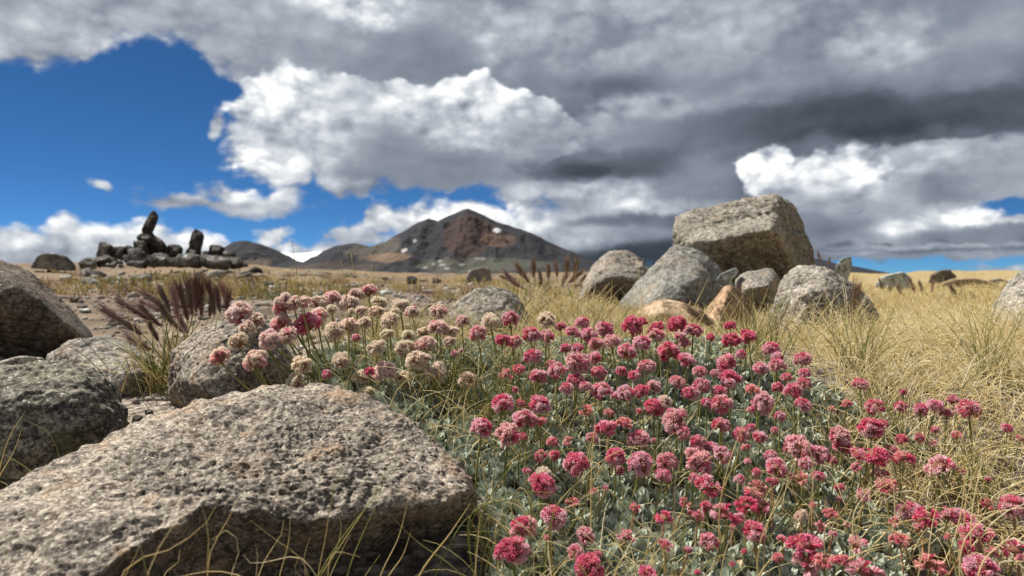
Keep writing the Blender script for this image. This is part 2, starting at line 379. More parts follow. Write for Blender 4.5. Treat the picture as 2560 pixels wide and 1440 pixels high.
def tint_mat(name, stops, rough=.75, trans=.25, spec=.3, noise_scale=0.0):
    """plant material: colour from the pigment attribute of each blade or leaf, with light shining through"""
    m, q, bs = new_mat(name, rough)
    bs.inputs['Specular IOR Level'].default_value = spec
    a = q.n('ShaderNodeAttribute', attribute_name='tint').outputs['Fac']
    if noise_scale:
        pos = q.n('ShaderNodeNewGeometry').outputs['Position']
        a = q.m('MULTIPLY_ADD', q.m('SUBTRACT', q.noise(pos, noise_scale, 4, .6), .5), .35, a)
    c = q.ramp(a, stops)
    q.put(bs.inputs['Base Color'], c)
    if trans:
        tr = q.n('ShaderNodeBsdfTranslucent', {'Color': c})
        mx = q.n('ShaderNodeMixShader', {0: trans, 1: bs.outputs[0], 2: tr.outputs[0]})
        out = [n for n in q.t.nodes if n.bl_idname == 'ShaderNodeOutputMaterial'][0]
        q.put(out.inputs['Surface'], mx)
    return m
M['leaf'] = tint_mat('felted_leaf', [(0, (.08, .105, .06)), (.30, (.22, .265, .185)), (.60, (.46, .51, .405)), (.86, (.66, .70, .58)), (.93, (.52, .42, .27)), (1, (.42, .22, .10))], .85, .12, .15, 900.)
M['grass'] = tint_mat('dry_grass', [(0, (.12, .16, .04)), (.25, (.28, .29, .08)), (.5, (.58, .47, .20)), (.75, (.84, .70, .38)), (1, (.90, .83, .60))], .6, .42, .4)
M['stem'] = tint_mat('flower_stem', [(0, (.17, .19, .05)), (.5, (.32, .32, .11)), (.8, (.42, .26, .13)), (1, (.46, .22, .13))], .7, .15, .3)
M['bristle'] = tint_mat('purple_bristle', [(0, (.06, .032, .026)), (.4, (.17, .085, .07)), (.7, (.34, .21, .165)), (1, (.58, .44, .35))], .5, .2, .5)
M['bristle_pink'] = tint_mat('pink_bristle', [(0, (.26, .12, .11)), (.5, (.52, .31, .28)), (1, (.78, .62, .54))], .5, .3, .5)
M['bristle_straw'] = tint_mat('straw_bristle', [(0, (.17, .09, .05)), (.5, (.38, .25, .16)), (1, (.70, .58, .42))], .5, .3, .5)

def petal_mat():
    m, q, bs = new_mat('petal', .8)
    bs.inputs['Specular IOR Level'].default_value = .15
    oi = q.n('ShaderNodeObjectInfo')
    fl = q.n('ShaderNodeAttribute', attribute_name='floret').outputs['Fac']
    t = q.n('ShaderNodeAttribute', attribute_name='along').outputs['Fac']
    core = q.n('ShaderNodeAttribute', attribute_name='core').outputs['Fac']
    crim = q.mix(q.ss(t, .55, 1.0), (.68, .07, .16, 1), (.86, .26, .38, 1))
    tip = q.mix(q.ss(t, .45, 1.0), q.mix(.28, oi.outputs['Color'], (.60, .06, .12, 1)), oi.outputs['Color'])
    sel = q.ss(q.m('SUBTRACT', oi.outputs['Alpha'], fl), -.10, .10)
    c = q.mix(sel, tip, crim)
    # withered florets are straw coloured
    wit = q.ss(q.m('FRACT', q.m('MULTIPLY', fl, 7.31)), .80, .92)
    c = q.mix(q.m('MULTIPLY', wit, .35), c, (.74, .50, .36, 1))
    c = q.mix(core, c, (.34, .16, .11, 1))
    q.put(bs.inputs['Base Color'], c)
    tr = q.n('ShaderNodeBsdfTranslucent', {'Color': c})
    mx = q.n('ShaderNodeMixShader', {0: .40, 1: bs.outputs[0], 2: tr.outputs[0]})
    out = [n for n in q.t.nodes if n.bl_idname == 'ShaderNodeOutputMaterial'][0]
    q.put(out.inputs['Surface'], mx)
    return m
M['petal'] = petal_mat()

# ------------------------------------------------------------------ ground sheet
def build_ground():
    ang = np.concatenate([np.radians(np.arange(-48, 48, .22)), np.radians(np.arange(48, 312, 4.0))])
    rad = np.concatenate([[.05, .12, .2], np.geomspace(.28, 45, 420), np.geomspace(48, 30000, 60)])
    A, D = np.meshgrid(ang, rad)
    X, Y = np.sin(A) * D, np.cos(A) * D
    Z = gz(X, Y)
    n, m = len(rad), len(ang)
    V = np.concatenate([np.stack([X, Y, Z], -1).reshape(-1, 3), [[0, 0, g1(0, 0)]]])
    i = np.arange(n - 1)[:, None] * m; j = np.arange(m)[None, :]; k = (j + 1) % m
    quads = np.stack([i + j, i + k, i + m + k, i + m + j], -1).reshape(-1, 4)[:, ::-1]
    tri = np.stack([np.full(m, n * m), np.arange(m), (np.arange(m) + 1) % m], -1)[:, ::-1]
    o = mesh_np('ground', V, [quads, tri], M['ground'])
    return tag(o, 'sandy brown gravel and soil sloping up to the plain', kind='structure')
build_ground()

# ------------------------------------------------------------------ mountains
def mountain_mat():
    m, q, bs = new_mat('cloud_shadowed_scree', .95)
    pos = q.n('ShaderNodeNewGeometry').outputs['Position']
    sp = q.n('ShaderNodeSeparateXYZ', {0: pos})
    x, y, z = sp.outputs
    n1 = q.noise(pos, .004, 7, .6)
    n2 = q.noise(q.v('MULTIPLY', pos, (1, 1, .35)), .012, 6, .65)
    c = q.mix(n2, (.010, .011, .016, 1), (.029, .030, .036, 1))  # cloud shadow on the slopes painted in as a very dark base
    def blob(bx, bz, sx, sz, k=.35):
        d = q.v('LENGTH', q.v('MULTIPLY', q.v('SUBTRACT', q.n('ShaderNodeCombineXYZ', {0: x, 1: z, 2: 0.0}), (bx, bz, 0)), (1 / sx, 1 / sz, 0)))
        return q.ss(q.m('ADD', d, q.m('MULTIPLY_ADD', n1, k * 4, -k * 2)), 1.15, .75)
    def px(u, v, D=4700): return (u - 1280) / F * D, (HZ - v) / F * D
    def at(u, v, su, sv, D=4700, k=.35): a = px(u, v, D); return blob(a[0], a[1], su / F * D, sv / F * D, k)
    c = q.mix(q.m('MULTIPLY', at(1185, 590, 60, 62), .9), c, (.045, .025, .021, 1))
    c = q.mix(q.m('MULTIPLY', at(1245, 605, 45, 22), .7), c, (.10, .06, .038, 1))
    c = q.mix(q.m('MULTIPLY', at(975, 625, 60, 34), .8), c, (.085, .074, .06, 1))
    c = q.mix(q.m('MULTIPLY', at(900, 675, 110, 16), .40), c, (.095, .066, .045, 1))
    c = q.mix(q.m('MULTIPLY', at(1010, 650, 50, 12), .55), c, (.22, .14, .085, 1))
    c = q.mix(q.m('MULTIPLY', at(720, 670, 26, 20), .5), c, (.17, .115, .075, 1))
    c = q.mix(q.m('MULTIPLY', at(1220, 668, 160, 18), .6), c, (.085, .085, .06, 1))
    c = q.mix(at(1243, 577, 11, 7, k=.08), c, (.45, .44, .44, 1))
    c = q.mix(at(1041, 633, 7, 6, k=.08), c, (.35, .33, .32, 1))
    c = q.mix(at(1056, 609, 5, 5, k=.08), c, (.25, .25, .25, 1))
    for (a, b, s) in [(1110, 655, 6), (1120, 664, 9), (1135, 673, 7), (1205, 649, 14), (1083, 671, 6), (1165, 664, 5), (1100, 662, 5)]:
        c = q.mix(at(a, b, s, 3, 4300, .08), c, (.20, .20, .20, 1))
    q.put(bs.inputs['Base Color'], c)
    b = q.n('ShaderNodeBump', {'Strength': 1.0, 'Distance': 30., 'Height': n2})
    q.put(bs.inputs['Normal'], b)
    return m
M['mountain'] = mountain_mat()
M['snow'] = None

def ridge(name, pts, Yc, near, far, seed, label, rough=1.0, mat='mountain', foot=-60):
    us = [p[0] for p in pts]; vs = [p[1] for p in pts]
    xs = np.linspace((us[0] - 1280) / F * Yc, (us[-1] - 1280) / F * Yc, 420)
    top = np.interp(xs / Yc * F + 1280, us, (HZ - np.array(vs)) / F * Yc + CAMZ)
    t = np.concatenate([np.linspace(-1, 0, 110), np.linspace(0, 1, 40)[1:]])
    X, T = np.meshgrid(xs, t)
    Y = Yc + np.where(T < 0, T * near, T * far)
    H = np.meshgrid(top, t)[0]
    w = 1 - np.abs(T)
    prof = np.where(T < 0, w ** 1.35, w)
    p = np.stack([X * .0045, Y * .0018, X * 0], -1).reshape(-1, 3)
    n = fbm(p, 5, seed, .55, True).reshape(X.shape)
    p2 = np.stack([X * .012, Y * .012, X * 0], -1).reshape(-1, 3)
    n2 = fbm(p2, 4, seed + 5, .55).reshape(X.shape)
    edge = np.clip(np.abs(T) * 5, 0, 1)
    Z = foot + (H - foot) * prof + (n * .15 * edge * w + n2 * (.022 + .03 * edge * w)) * np.maximum(H - foot, 60) * rough
    # the crest line is thrown a little nearer and farther, as gullies cut it
    Y = Y + fbm(np.stack([X * .003, T * 0, X * 0], -1).reshape(-1, 3), 3, seed + 9).reshape(X.shape) * near * .12
    m_, n_ = X.shape
    i = np.arange(m_ - 1)[:, None] * n_; j = np.arange(n_ - 1)[None, :]
    quads = np.stack([i + j, i + j + 1, i + n_ + j + 1, i + n_ + j], -1).reshape(-1, 4)
    o = mesh_np(name, np.stack([X, Y, Z], -1).reshape(-1, 3), quads, M[mat], smooth=True)
    return tag(o, label, kind='structure')

ridge('mountain', [(860, 720), (900, 665), (940, 628), (965, 608), (985, 596), (1010, 582), (1040, 562), (1075, 547), (1097, 553), (1120, 540), (1150, 528), (1170, 519), (1188, 526), (1215, 542), (1250, 556), (1300, 573), (1345, 592), (1400, 615), (1450, 636), (1500, 655), (1560, 679), (1640, 700), (1700, 715)],
      4900, 1500, 1200, 21, 'dark conical volcano with reddish brown scree and a small snow patch')
ridge('hills', [(470, 700), (520, 650), (560, 622), (590, 606), (620, 603), (660, 612), (700, 632), (730, 650), (760, 655), (790, 648), (815, 628), (850, 615), (890, 610), (925, 616), (950, 606), (985, 602), (1010, 618), (1060, 650), (1120, 700)],
      4500, 1300, 1000, 33, 'dark rocky hills lower than the volcano beside its foot')
ridge('hills', [(1900, 700), (1990, 640), (2040, 648), (2080, 659), (2130, 668), (2180, 679), (2230, 690), (2300, 700)],
      4500, 1300, 900, 41, 'low dark slope behind the big boulder falling to the open sky', .6)
def snow_mat():
    m, q, bs = new_mat('snow', .6); bs.inputs['Base Color'].default_value = (.85, .87, .9, 1); return m
M['snow'] = snow_mat()
ridge('snowfield', [(660, 660), (700, 630), (730, 634), (770, 632), (810, 628), (850, 660)], 5600, 500, 500, 55, 'white snowfield lying in the saddle between the dark hills', .3, 'snow')
ridge('hills', [(1060, 720), (1110, 690), (1180, 668), (1240, 655), (1300, 650), (1400, 656), (1500, 668), (1600, 690), (1680, 715)],
      3300, 700, 600, 61, 'grey green foothill in front of the volcano with flecks of snow', .5)

# ------------------------------------------------------------------ rocks
ICO = {}
def ico(n):
    if n not in ICO:
        bm = bmesh.new(); bmesh.ops.create_icosphere(bm, subdivisions=n, radius=1.0)
        bm.verts.index_update()
        ICO[n] = (np.array([v.co for v in bm.verts]), np.array([[v.index for v in f.verts] for f in bm.faces]))
        bm.free()
    return ICO[n]

def hull_planes(pts, chips=0, seed=0):
    bm = bmesh.new()
    for p in pts: bm.verts.new(p)
    r = bmesh.ops.convex_hull(bm, input=bm.verts[:])
    c = np.mean(pts, 0); nn, dd = [], []
    for f in bm.faces:
        f.normal_update(); n = np.array(f.normal)
        if np.linalg.norm(n) < .5: continue
        d = n @ (np.array(f.verts[0].co) - c)
        if d < 0: n, d = -n, -d
        nn.append(n); dd.append(d)
    bm.free()
    r = np.random.default_rng(seed)
    for _ in range(chips):
        n = r.normal(size=3); n /= np.linalg.norm(n)
        nn.append(n); dd.append(float(((pts - c) @ n).max()) * r.uniform(.86, .95))
    return c, np.array(nn), np.array(dd)

def rock_shape(pts, sub, seed, soft=30., amp=.05, fine=.012, pits=0.0, fold=0.0, fr=1.0, chips=9):
    """a stone bounded by the faces of a hull, its edges worn round, its faces broken up"""
    pts = np.asarray(pts, float)
    lo, hi = pts.min(0), pts.max(0); S = np.maximum((hi - lo) / 2, 1e-4); mid = (lo + hi) / 2
    c, nn, dd = hull_planes((pts - mid) / S, chips, seed)
    D, Fc = ico(sub)
    u = D @ nn.T                                   # (verts, planes)
    inv = np.clip(u, 0, None) / dd                 # 1 / distance to each plane
    r = 1 / np.power(np.power(inv, soft).sum(1), 1 / soft)
    V = (c + D * r[:, None]) * S + mid
    size = float(np.cbrt(S[0] * S[1] * S[2]))
    nrm = D / S; nrm /= np.linalg.norm(nrm, axis=1)[:, None]
    q = (V - mid) / size * fr
    disp = fbm(q * 1.3, 4, seed) * amp
    disp += fbm(q * 5.0, 5, seed + 3, .6) * fine * 2
    disp += (fbm(q * 2.6, 4, seed + 8, .55, True) - .3) * fold
    if pits:
        a = fbm(q * 22, 3, seed + 11, .6); disp -= np.clip(a - .25, 0, 1) * pits
        a = fbm(q * 9, 3, seed + 13, .6); disp -= np.clip(a - .35, 0, 1) * pits * 1.5
    V = V + nrm * (disp * size)[:, None]
    return V, Fc

def undercut(V, ridge, k, most):
    """hollow a stone out below the broken edge that runs along its front, given as seen from the camera"""
    cam_p = np.array([0, 0, CAMZ])
    u = V[:, 0] / V[:, 1] * F + 1280; v = HZ - (V[:, 2] - CAMZ) / V[:, 1] * F
    jag = fbm(np.stack([u * .02, u * 0, u * 0], -1), 4, 5) * 22
    vr = np.interp(u, [p[0] for p in ridge], [p[1] for p in ridge]) + jag
    t = np.clip(v - vr, 0, None)
    t = t * t / (t + 22)
    s = most * (1 - np.exp(-t * k / most)) * (1 + .25 * fbm(V * 30, 4, 9))
    return cam_p + (V - cam_p) * (1 + s)[:, None]

def rock(pts, label, mat='stone', sub=6, seed=1, name='rock', cat='rock', group=None, ridge=None, **k):
    V, Fc = rock_shape(pts, sub, seed, **k)
    if ridge: V = undercut(V, *ridge)
    b = np.array([V[:, 0].mean(), V[:, 1].mean(), V[:, 2].min()])
    o = mesh_np(name, V - b, Fc, M[mat] if isinstance(mat, str) else mat, loc=b)
    return tag(o, label, cat, group)

def px_rock(out, Y, depth, label, front=None, sc=1.0, **k):
    """out: outline in the picture (u, v[, Y]); front: points nearer than it; the back is the outline drawn in a little, farther off"""
    A = [(p[0], p[1], (p[2] if len(p) > 2 else Y) * sc) for p in out]
    uc, vc = np.mean([a[0] for a in A]), np.mean([a[1] for a in A])
    pts = [P(*a) for a in A]
    for a in A: pts.append(P(uc + (a[0] - uc) * .86, vc + (a[1] - vc) * .86, a[2] + depth * sc))
    for f in (front or []): pts.append(P(f[0], f[1], f[2] * sc))
    return rock(pts, label, **k)

# the large speckled stone along the bottom left
px_rock([(-260, 1330, .40), (0, 1240, .44), (130, 1160, .48), (330, 1062, .54), (560, 985, .58), (700, 955, .60), (830, 960, .60), (950, 998, .59), (1060, 1062, .57), (1140, 1140, .55), (1190, 1190, .53), (1208, 1250, .51), (1190, 1400, .50), (900, 1620, .54), (-200, 1760, .44)],
        .5, .05, 'big speckled granite slab with sunlit top filling the ground before the flowers', 
        front=[(1186, 1222, .485), (1090, 1252, .465), (950, 1270, .450), (760, 1286, .432), (640, 1280, .420), (520, 1262, .410), (470, 1298, .400), (350, 1365, .385), (240, 1440, .370), (60, 1560, .355), (-200, 1600, .355),
               (1100, 1420, .53), (760, 1450, .53), (520, 1480, .50), (300, 1600, .44)],
        ridge=([(-200, 1640), (60, 1590), (180, 1480), (240, 1425), (350, 1352), (470, 1292), (540, 1256), (620, 1280), (760, 1292), (900, 1286), (1000, 1268), (1100, 1250), (1190, 1215), (1230, 1200)], .0020, .16),
        mat='granite', sub=8, chips=0, seed=5, soft=40., amp=.05, fine=.026, pits=.05, fold=.012, fr=1.6)
px_rock([(-180, 980), (-60, 925), (60, 903), (180, 898), (255, 925), (300, 975), (332, 1040), (335, 1110), (280, 1200), (100, 1330), (-180, 1330)], .72, .10,
        'dark craggy stone split by cracks, left of the granite slab', front=[(60, 990, .64), (200, 1000, .65), (270, 1080, .66), (100, 1150, .62), (-100, 1080, .62), (160, 1230, .66)],
        mat='crag', sub=7, seed=12, soft=34., amp=.04, fine=.03, pits=.05, fold=.035, fr=1.4)
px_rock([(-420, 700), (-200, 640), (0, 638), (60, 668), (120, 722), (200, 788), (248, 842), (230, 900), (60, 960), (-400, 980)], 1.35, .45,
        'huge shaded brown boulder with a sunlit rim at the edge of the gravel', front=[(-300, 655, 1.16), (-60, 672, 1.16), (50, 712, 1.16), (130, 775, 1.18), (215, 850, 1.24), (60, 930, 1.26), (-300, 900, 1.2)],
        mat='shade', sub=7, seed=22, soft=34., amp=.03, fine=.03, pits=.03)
px_rock([(110, 890), (150, 862), (210, 845), (270, 838), (330, 852), (390, 890), (430, 950), (420, 1040), (260, 1040), (120, 960)], .98, .12,
        'flat grey stone under the purple foxtail grass', front=[(200, 900, .92), (330, 930, .90), (300, 1000, .88)], mat='stone', sub=6, seed=31, amp=.05, fine=.03, pits=.05)
px_rock([(-20, 905), (50, 887), (110, 893), (130, 920), (60, 960), (-40, 960)], .88, .06, 'small grey stone peeping out behind the dark craggy stone', mat='stone', sub=5, seed=35)
px_rock([(415, 1000), (414, 935), (428, 872), (475, 832), (540, 797), (590, 780), (640, 786), (680, 815), (720, 865), (750, 905), (760, 980), (700, 1050), (450, 1060)], .86, .12,
        'rounded granite stone right behind the cream flowers', front=[(520, 870, .80), (620, 850, .80), (480, 960, .78), (660, 930, .79), (560, 1000, .77)],
        mat='granite', sub=7, seed=41, soft=34., amp=.035, fine=.03, pits=.06, fold=.03)
px_rock([(1095, 880), (1105, 810), (1130, 762), (1175, 728), (1235, 712), (1290, 732), (1330, 790), (1345, 850), (1330, 900)], 1.25, .16,
        'olive grey stone behind the middle of the flower bed', front=[(1160, 800, 1.16), (1270, 790, 1.18), (1200, 860, 1.15)], mat='boulder', sub=6, seed=51, amp=.05, fine=.03, pits=.05)
px_rock([(1445, 760), (1455, 705), (1480, 660), (1520, 628), (1560, 622), (1600, 640), (1640, 685), (1640, 760)], 3.0, .4,
        'rounded grey boulder between the pink foxtails and the great boulder', front=[(1510, 690, 2.8), (1590, 700, 2.82)], mat='stone', sub=6, seed=61, amp=.05, fine=.04, pits=.05)
# the great boulder on the right
px_rock([(1672, 540, 3.9), (1708, 522, 3.95), (1800, 517, 4.0), (1880, 502, 4.0), (1950, 484, 4.0), (1978, 490, 4.0), (2003, 530, 4.15), (2032, 605, 4.25), (2044, 655, 4.25), (2030, 780, 4.2), (1700, 780, 4.0), (1683, 610, 3.9)], 4.0, .35,
        'great angular grey boulder with a flat tilted face, tallest stone beside the meadow',
        front=[(1700, 600, 3.72), (1950, 540, 3.72), (1800, 600, 3.60), (1880, 582, 3.58), (1945, 570, 3.60), (1970, 660, 3.8), (1960, 600, 3.66), (1860, 690, 3.85), (1750, 690, 3.8)],
        mat='boulder', sub=7, seed=71, sc=0.68, soft=34., amp=.032, fine=.028, pits=.03, fold=.05, cat='boulder', name='boulder')
px_rock([(1540, 760), (1600, 692), (1645, 645), (1685, 612), (1750, 622), (1805, 665), (1850, 730), (1840, 800), (1560, 800)], 3.6, .3,
        'grey sloping stone leaning against the foot of the great boulder', front=[(1650, 720, 3.35), (1750, 690, 3.35), (1700, 760, 3.3), (1620, 770, 3.3)], mat='blue', chips=4, sub=6, seed=75, sc=0.66, soft=34., amp=.04, fine=.03)
px_rock([(1575, 830), (1590, 780), (1620, 756), (1660, 745), (1710, 752), (1760, 775), (1790, 830)], 1.9, .14,
        'low tan stone just behind the crimson flowers', front=[(1660, 790, 1.8), (1730, 800, 1.82)], mat='tan', sub=6, seed=81, sc=0.72, soft=34., amp=.04)
px_rock([(1740, 840, 2.0), (1770, 760, 2.0), (1812, 712, 2.0), (1832, 712, 2.0), (1870, 752, 2.05), (1898, 800, 2.08), (1900, 850, 2.08)], 2.0, .16,
        'rust brown stone with a dark shaded side, next to the tan stone', front=[(1782, 800, 1.86), (1815, 745, 1.88), (1800, 850, 1.84), (1870, 820, 1.98)], mat='rust', chips=0, sub=6, seed=85, sc=0.7, soft=26., amp=.03)
px_rock([(1838, 770), (1835, 700), (1858, 680), (1930, 668), (1948, 682), (1950, 740), (1930, 790)], 2.8, .2,
        'small blocky grey stone under the great boulder', front=[(1870, 720, 2.65), (1925, 715, 2.65)], mat='stone', sub=6, seed=88, sc=0.68, soft=24., amp=.03, fine=.03)
px_rock([(1788, 700), (1800, 684), (1838, 668), (1850, 676), (1838, 694), (1812, 706)], 2.7, .05,
        'thin pale blue shard of rock lying on the grey stones', mat='pale', sub=4, seed=90, sc=0.69, soft=24., amp=.02)
px_rock([(1915, 830), (1930, 740), (1950, 690), (1985, 658), (2035, 652), (2090, 680), (2140, 712), (2175, 750), (2205, 800), (2218, 860), (2225, 900), (2150, 930), (1930, 910)], 2.0, .32,
        'broad grey stone in front of the great boulder, dry grass leaning on it', front=[(1985, 740, 1.84), (2060, 730, 1.82), (2120, 790, 1.84), (2000, 840, 1.82), (2110, 860, 1.84)],
        mat='stone', chips=3, sub=7, seed=95, sc=0.575, soft=34., amp=.035, fine=.035, pits=.05, fold=.03)
px_rock([(2085, 700), (2088, 665), (2105, 645), (2128, 640), (2132, 660), (2122, 700)], 4.4, .1, 'small upright pale green stone by the great boulder', mat='pale', sub=5, seed=101, sc=0.75)
px_rock([(2180, 720), (2200, 692), (2235, 682), (2258, 677), (2275, 692), (2292, 725)], 5.2, .35, 'pale green pointed stone in the far meadow', mat='pale', sub=5, seed=103)
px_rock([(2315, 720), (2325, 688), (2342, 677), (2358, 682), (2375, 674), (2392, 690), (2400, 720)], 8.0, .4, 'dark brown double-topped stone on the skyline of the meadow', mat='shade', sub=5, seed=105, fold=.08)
px_rock([(2335, 730), (2350, 705), (2390, 694), (2440, 693), (2480, 704), (2505, 730)], 5.4, .5, 'long low golden tan stone across the far meadow', mat='tan', sub=5, seed=107)
px_rock([(2455, 730), (2470, 700), (2500, 695), (2530, 705), (2540, 735)], 6.3, .3, 'small grey stone half hidden behind the golden stone', mat='stone', sub=5, seed=108)
px_rock([(2455, 860), (2462, 790), (2485, 748), (2515, 708), (2570, 668), (2700, 650), (2820, 760), (2820, 930), (2450, 910)], 1.8, .4,
        'grey boulder cut by the right edge of the view, standing in straw grass', front=[(2530, 790, 1.64), (2640, 780, 1.6), (2560, 860, 1.62)], mat='stone', sub=7, seed=111, sc=0.64, soft=34., amp=.03, fine=.03, pits=.05)
px_rock([(72, 672), (90, 640), (112, 629), (140, 634), (168, 640), (190, 662), (195, 680)], 12., .8, 'weathered stone on the skyline left of the cairns', mat='cairn_light', sub=5, seed=113)
px_rock([(1160, 706), (1170, 676), (1205, 666), (1226, 670), (1232, 706)], 9., .4, 'square grey block on the plain in front of the volcano', mat='boulder', sub=5, seed=115, soft=26.)

# ------------------------------------------------------------------ cairns: every stone on its own
def quad_rock(u, v, w, h, Y, label, rot=0., **k):
    r = random.Random(int(u * 7 + v)); out = []
    for (a, b) in [(-1, -.7), (-.75, -1), (.5, -1), (1, -.6), (1, .6), (.7, 1), (-.6, 1), (-1, .7)]:
        a *= r.uniform(.75, 1.05) * w / 2; b *= r.uniform(.8, 1.05) * h / 2
        c, s = math.cos(R(rot)), math.sin(R(rot))
        out.append((u + a * c - b * s, v + a * s + b * c))
    return px_rock(out, Y, w / F * Y * .7, label, front=[(u, v, Y - w / F * Y * .4), (u + w * .2, v - h * .2, Y - w / F * Y * .3)], **k)
CAIRN = [
    (377, 560, 27, 60, 24, 14, 'slim dark standing stone topping the tallest cairn', 'cairn'),
    (366, 598, 40, 32, -10, 14, 'dark block carrying the slim standing stone of the tallest cairn', 'cairn'),
    (384, 615, 62, 44, 25, 14.2, 'large dark slanting stone at the base of the tallest cairn', 'cairn'),
    (350, 622, 36, 36, 0, 13.8, 'squat dark stone under the left side of the tallest cairn', 'cairn'),
    (266, 632, 42, 44, 10, 14.1, 'dark block at the left end of the cairns', 'cairn'),
    (300, 633, 32, 36, -12, 14, 'brown upright block second from the left end of the cairns', 'cairn'),
    (322, 632, 22, 36, 5, 14.1, 'narrow stone between the brown block and the grey block of the cairns', 'cairn'),
    (341, 644, 42, 42, 8, 13.6, 'grey brown block before the tallest cairn', 'cairn_light'),
    (437, 632, 40, 38, 0, 14, 'dark rounded stone between the two standing stones', 'cairn'),
    (491, 604, 30, 50, 14, 14, 'shorter dark standing stone leaning right, second cairn', 'cairn'),
    (484, 634, 38, 26, 0, 14, 'dark stone carrying the shorter standing stone', 'cairn'),
    (541, 628, 38, 30, 8, 14, 'dark pointed stone right of the shorter standing stone', 'cairn'),
    (566, 640, 46, 28, 10, 14, 'dark flat stone near the right end of the cairns', 'cairn'),
    (249, 652, 54, 18, -8, 13.5, 'low dark slab at the left foot of the cairns', 'cairn'),
    (403, 652, 44, 30, 0, 13.4, 'grey rubble stone at the foot of the tallest cairn', 'cairn_light'),
    (380, 654, 30, 24, 20, 13.3, 'small grey stone beside the foot of the tallest cairn', 'cairn'),
    (468, 652, 56, 30, -5, 13.2, 'pale bluish stone at the foot of the shorter standing stone', 'cairn_light'),
    (538, 656, 74, 30, 6, 13.2, 'wide grey brown stone right of the pale bluish stone', 'cairn_light'),
    (585, 656, 44, 26, 8, 13.5, 'dark slab at the right foot of the cairns', 'cairn'),
    (430, 656, 26, 22, 0, 13.3, 'small dark stone between the feet of the two cairns', 'cairn'),
    (515, 640, 20, 24, 0, 14.2, 'little dark stone wedged right of the shorter standing stone', 'cairn'),
    (415, 628, 20, 20, 0, 14.2, 'little dark stone on the right shoulder of the tallest cairn', 'cairn'),
]
for i, (u, v, w, h, rot, Y, lab, mt) in enumerate(CAIRN):
    w, h = w * 1.22, h * 1.22
    quad_rock(u, v, w, h, Y, lab, rot, mat=mt, sub=4 if w < 35 else 5, seed=200 + i, soft=34., amp=.07, fine=.04, name='cairn_stone', cat='stone', group='stones stacked in the cairns')

# rubble heaped round their feet
_r = np.random.default_rng(17)
for i in range(64):
    u = _r.uniform(215, 615); w = _r.uniform(14, 42); h = w * _r.uniform(.5, .9)
    v = 668 - _r.uniform(0, 1) * 26 * math.exp(-((u - 400) / 150) ** 2) - h * .2
    where = 'left foot' if u < 330 else ('middle' if u < 460 else 'right foot')
    quad_rock(u, v, w, h, 13.9 - (v - 645) * .03, f'{"small" if w < 22 else "fist shaped"} {"dark" if i % 3 else "grey"} rubble stone at the {where} of the cairns', _r.uniform(-30, 30), mat='cairn' if i % 3 else 'cairn_light', sub=3, seed=500 + i, amp=.07, fine=.04, name='rubble_stone', cat='stone', group='rubble heaped at the foot of the cairns')

# stones on the plain that can be told apart
PLAIN = [
    (228, 697, 54, 24, 6.0, 'cairn_light', 'dark grey stone lying on the plain below the cairns, left'),
    (165, 684, 36, 20, 8.0, 'pale', 'pale stone on the plain just right of the huge shaded boulder'),
    (299, 682, 74, 16, 8.0, 'cairn_light', 'long flat slab on the plain under the tallest cairn'),
    (355, 680, 60, 22, 7.5, 'cairn_light', 'grey green slab on the plain below the shorter standing stone'),
    (320, 690, 40, 14, 6.5, 'cairn', 'thin dark slab in front of the long flat slab'),
    (212, 790, 34, 12, 2.1, 'pale', 'flat pale stone beside the slope of the huge shaded boulder'),
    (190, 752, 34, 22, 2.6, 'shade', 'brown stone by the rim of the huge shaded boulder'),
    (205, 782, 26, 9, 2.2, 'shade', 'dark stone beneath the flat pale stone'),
    (1000, 735, 22, 12, 3.4, 'pale', 'small white stone on the gravel behind the cream flowers'),
    (880, 700, 60, 14, 7.0, 'cairn_light', 'long grey stone on the plain above the cream flowers'),
    (1030, 680, 34, 26, 10., 'cairn', 'dark rounded stone on the plain before the volcano'),
    (1092, 684, 26, 16, 11., 'cairn', 'small dark stone near the dark rounded stone'),
    (690, 703, 30, 14, 5.5, 'pale', 'pale grey stone left of the tall thin grass stalk'),
    (672, 700, 26, 18, 6.0, 'cairn', 'small dark stone on the plain under the hills'),
    (615, 688, 40, 14, 8.0, 'cairn_light', 'low grey stone right of the cairns'),
    (1140, 722, 40, 18, 4.5, 'stone', 'grey stone behind the olive grey stone'),
    (960, 712, 44, 12, 5.0, 'pale', 'light flat stone on the plain in line with the volcano'),
    (1075, 706, 50, 14, 5.5, 'stone', 'grey brown stone on the plain left of the square block'),
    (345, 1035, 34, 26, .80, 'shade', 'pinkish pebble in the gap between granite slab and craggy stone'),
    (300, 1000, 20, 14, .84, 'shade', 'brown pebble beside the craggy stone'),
    (392, 1045, 24, 16, .78, 'stone', 'grey pebble at the foot of the rounded granite stone'),
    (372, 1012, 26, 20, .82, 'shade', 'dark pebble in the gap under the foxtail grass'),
    (410, 1075, 16, 12, .74, 'tan', 'tiny tan pebble behind the granite slab crest'),
]
for i, (u, v, w, h, Y, mt, lab) in enumerate(PLAIN):
    # stand it on the ground that is there
    x = (u - 1280) / F * Y
    z = g1(x, Y); v2 = HZ - (z + h / F * Y * .32 - CAMZ) * F / Y
    quad_rock(u, v2, w, h, Y, lab, random.Random(i).uniform(-6, 6), mat=mt, sub=4, seed=300 + i, soft=34., amp=.08, fine=.05, name='stone', cat='stone')

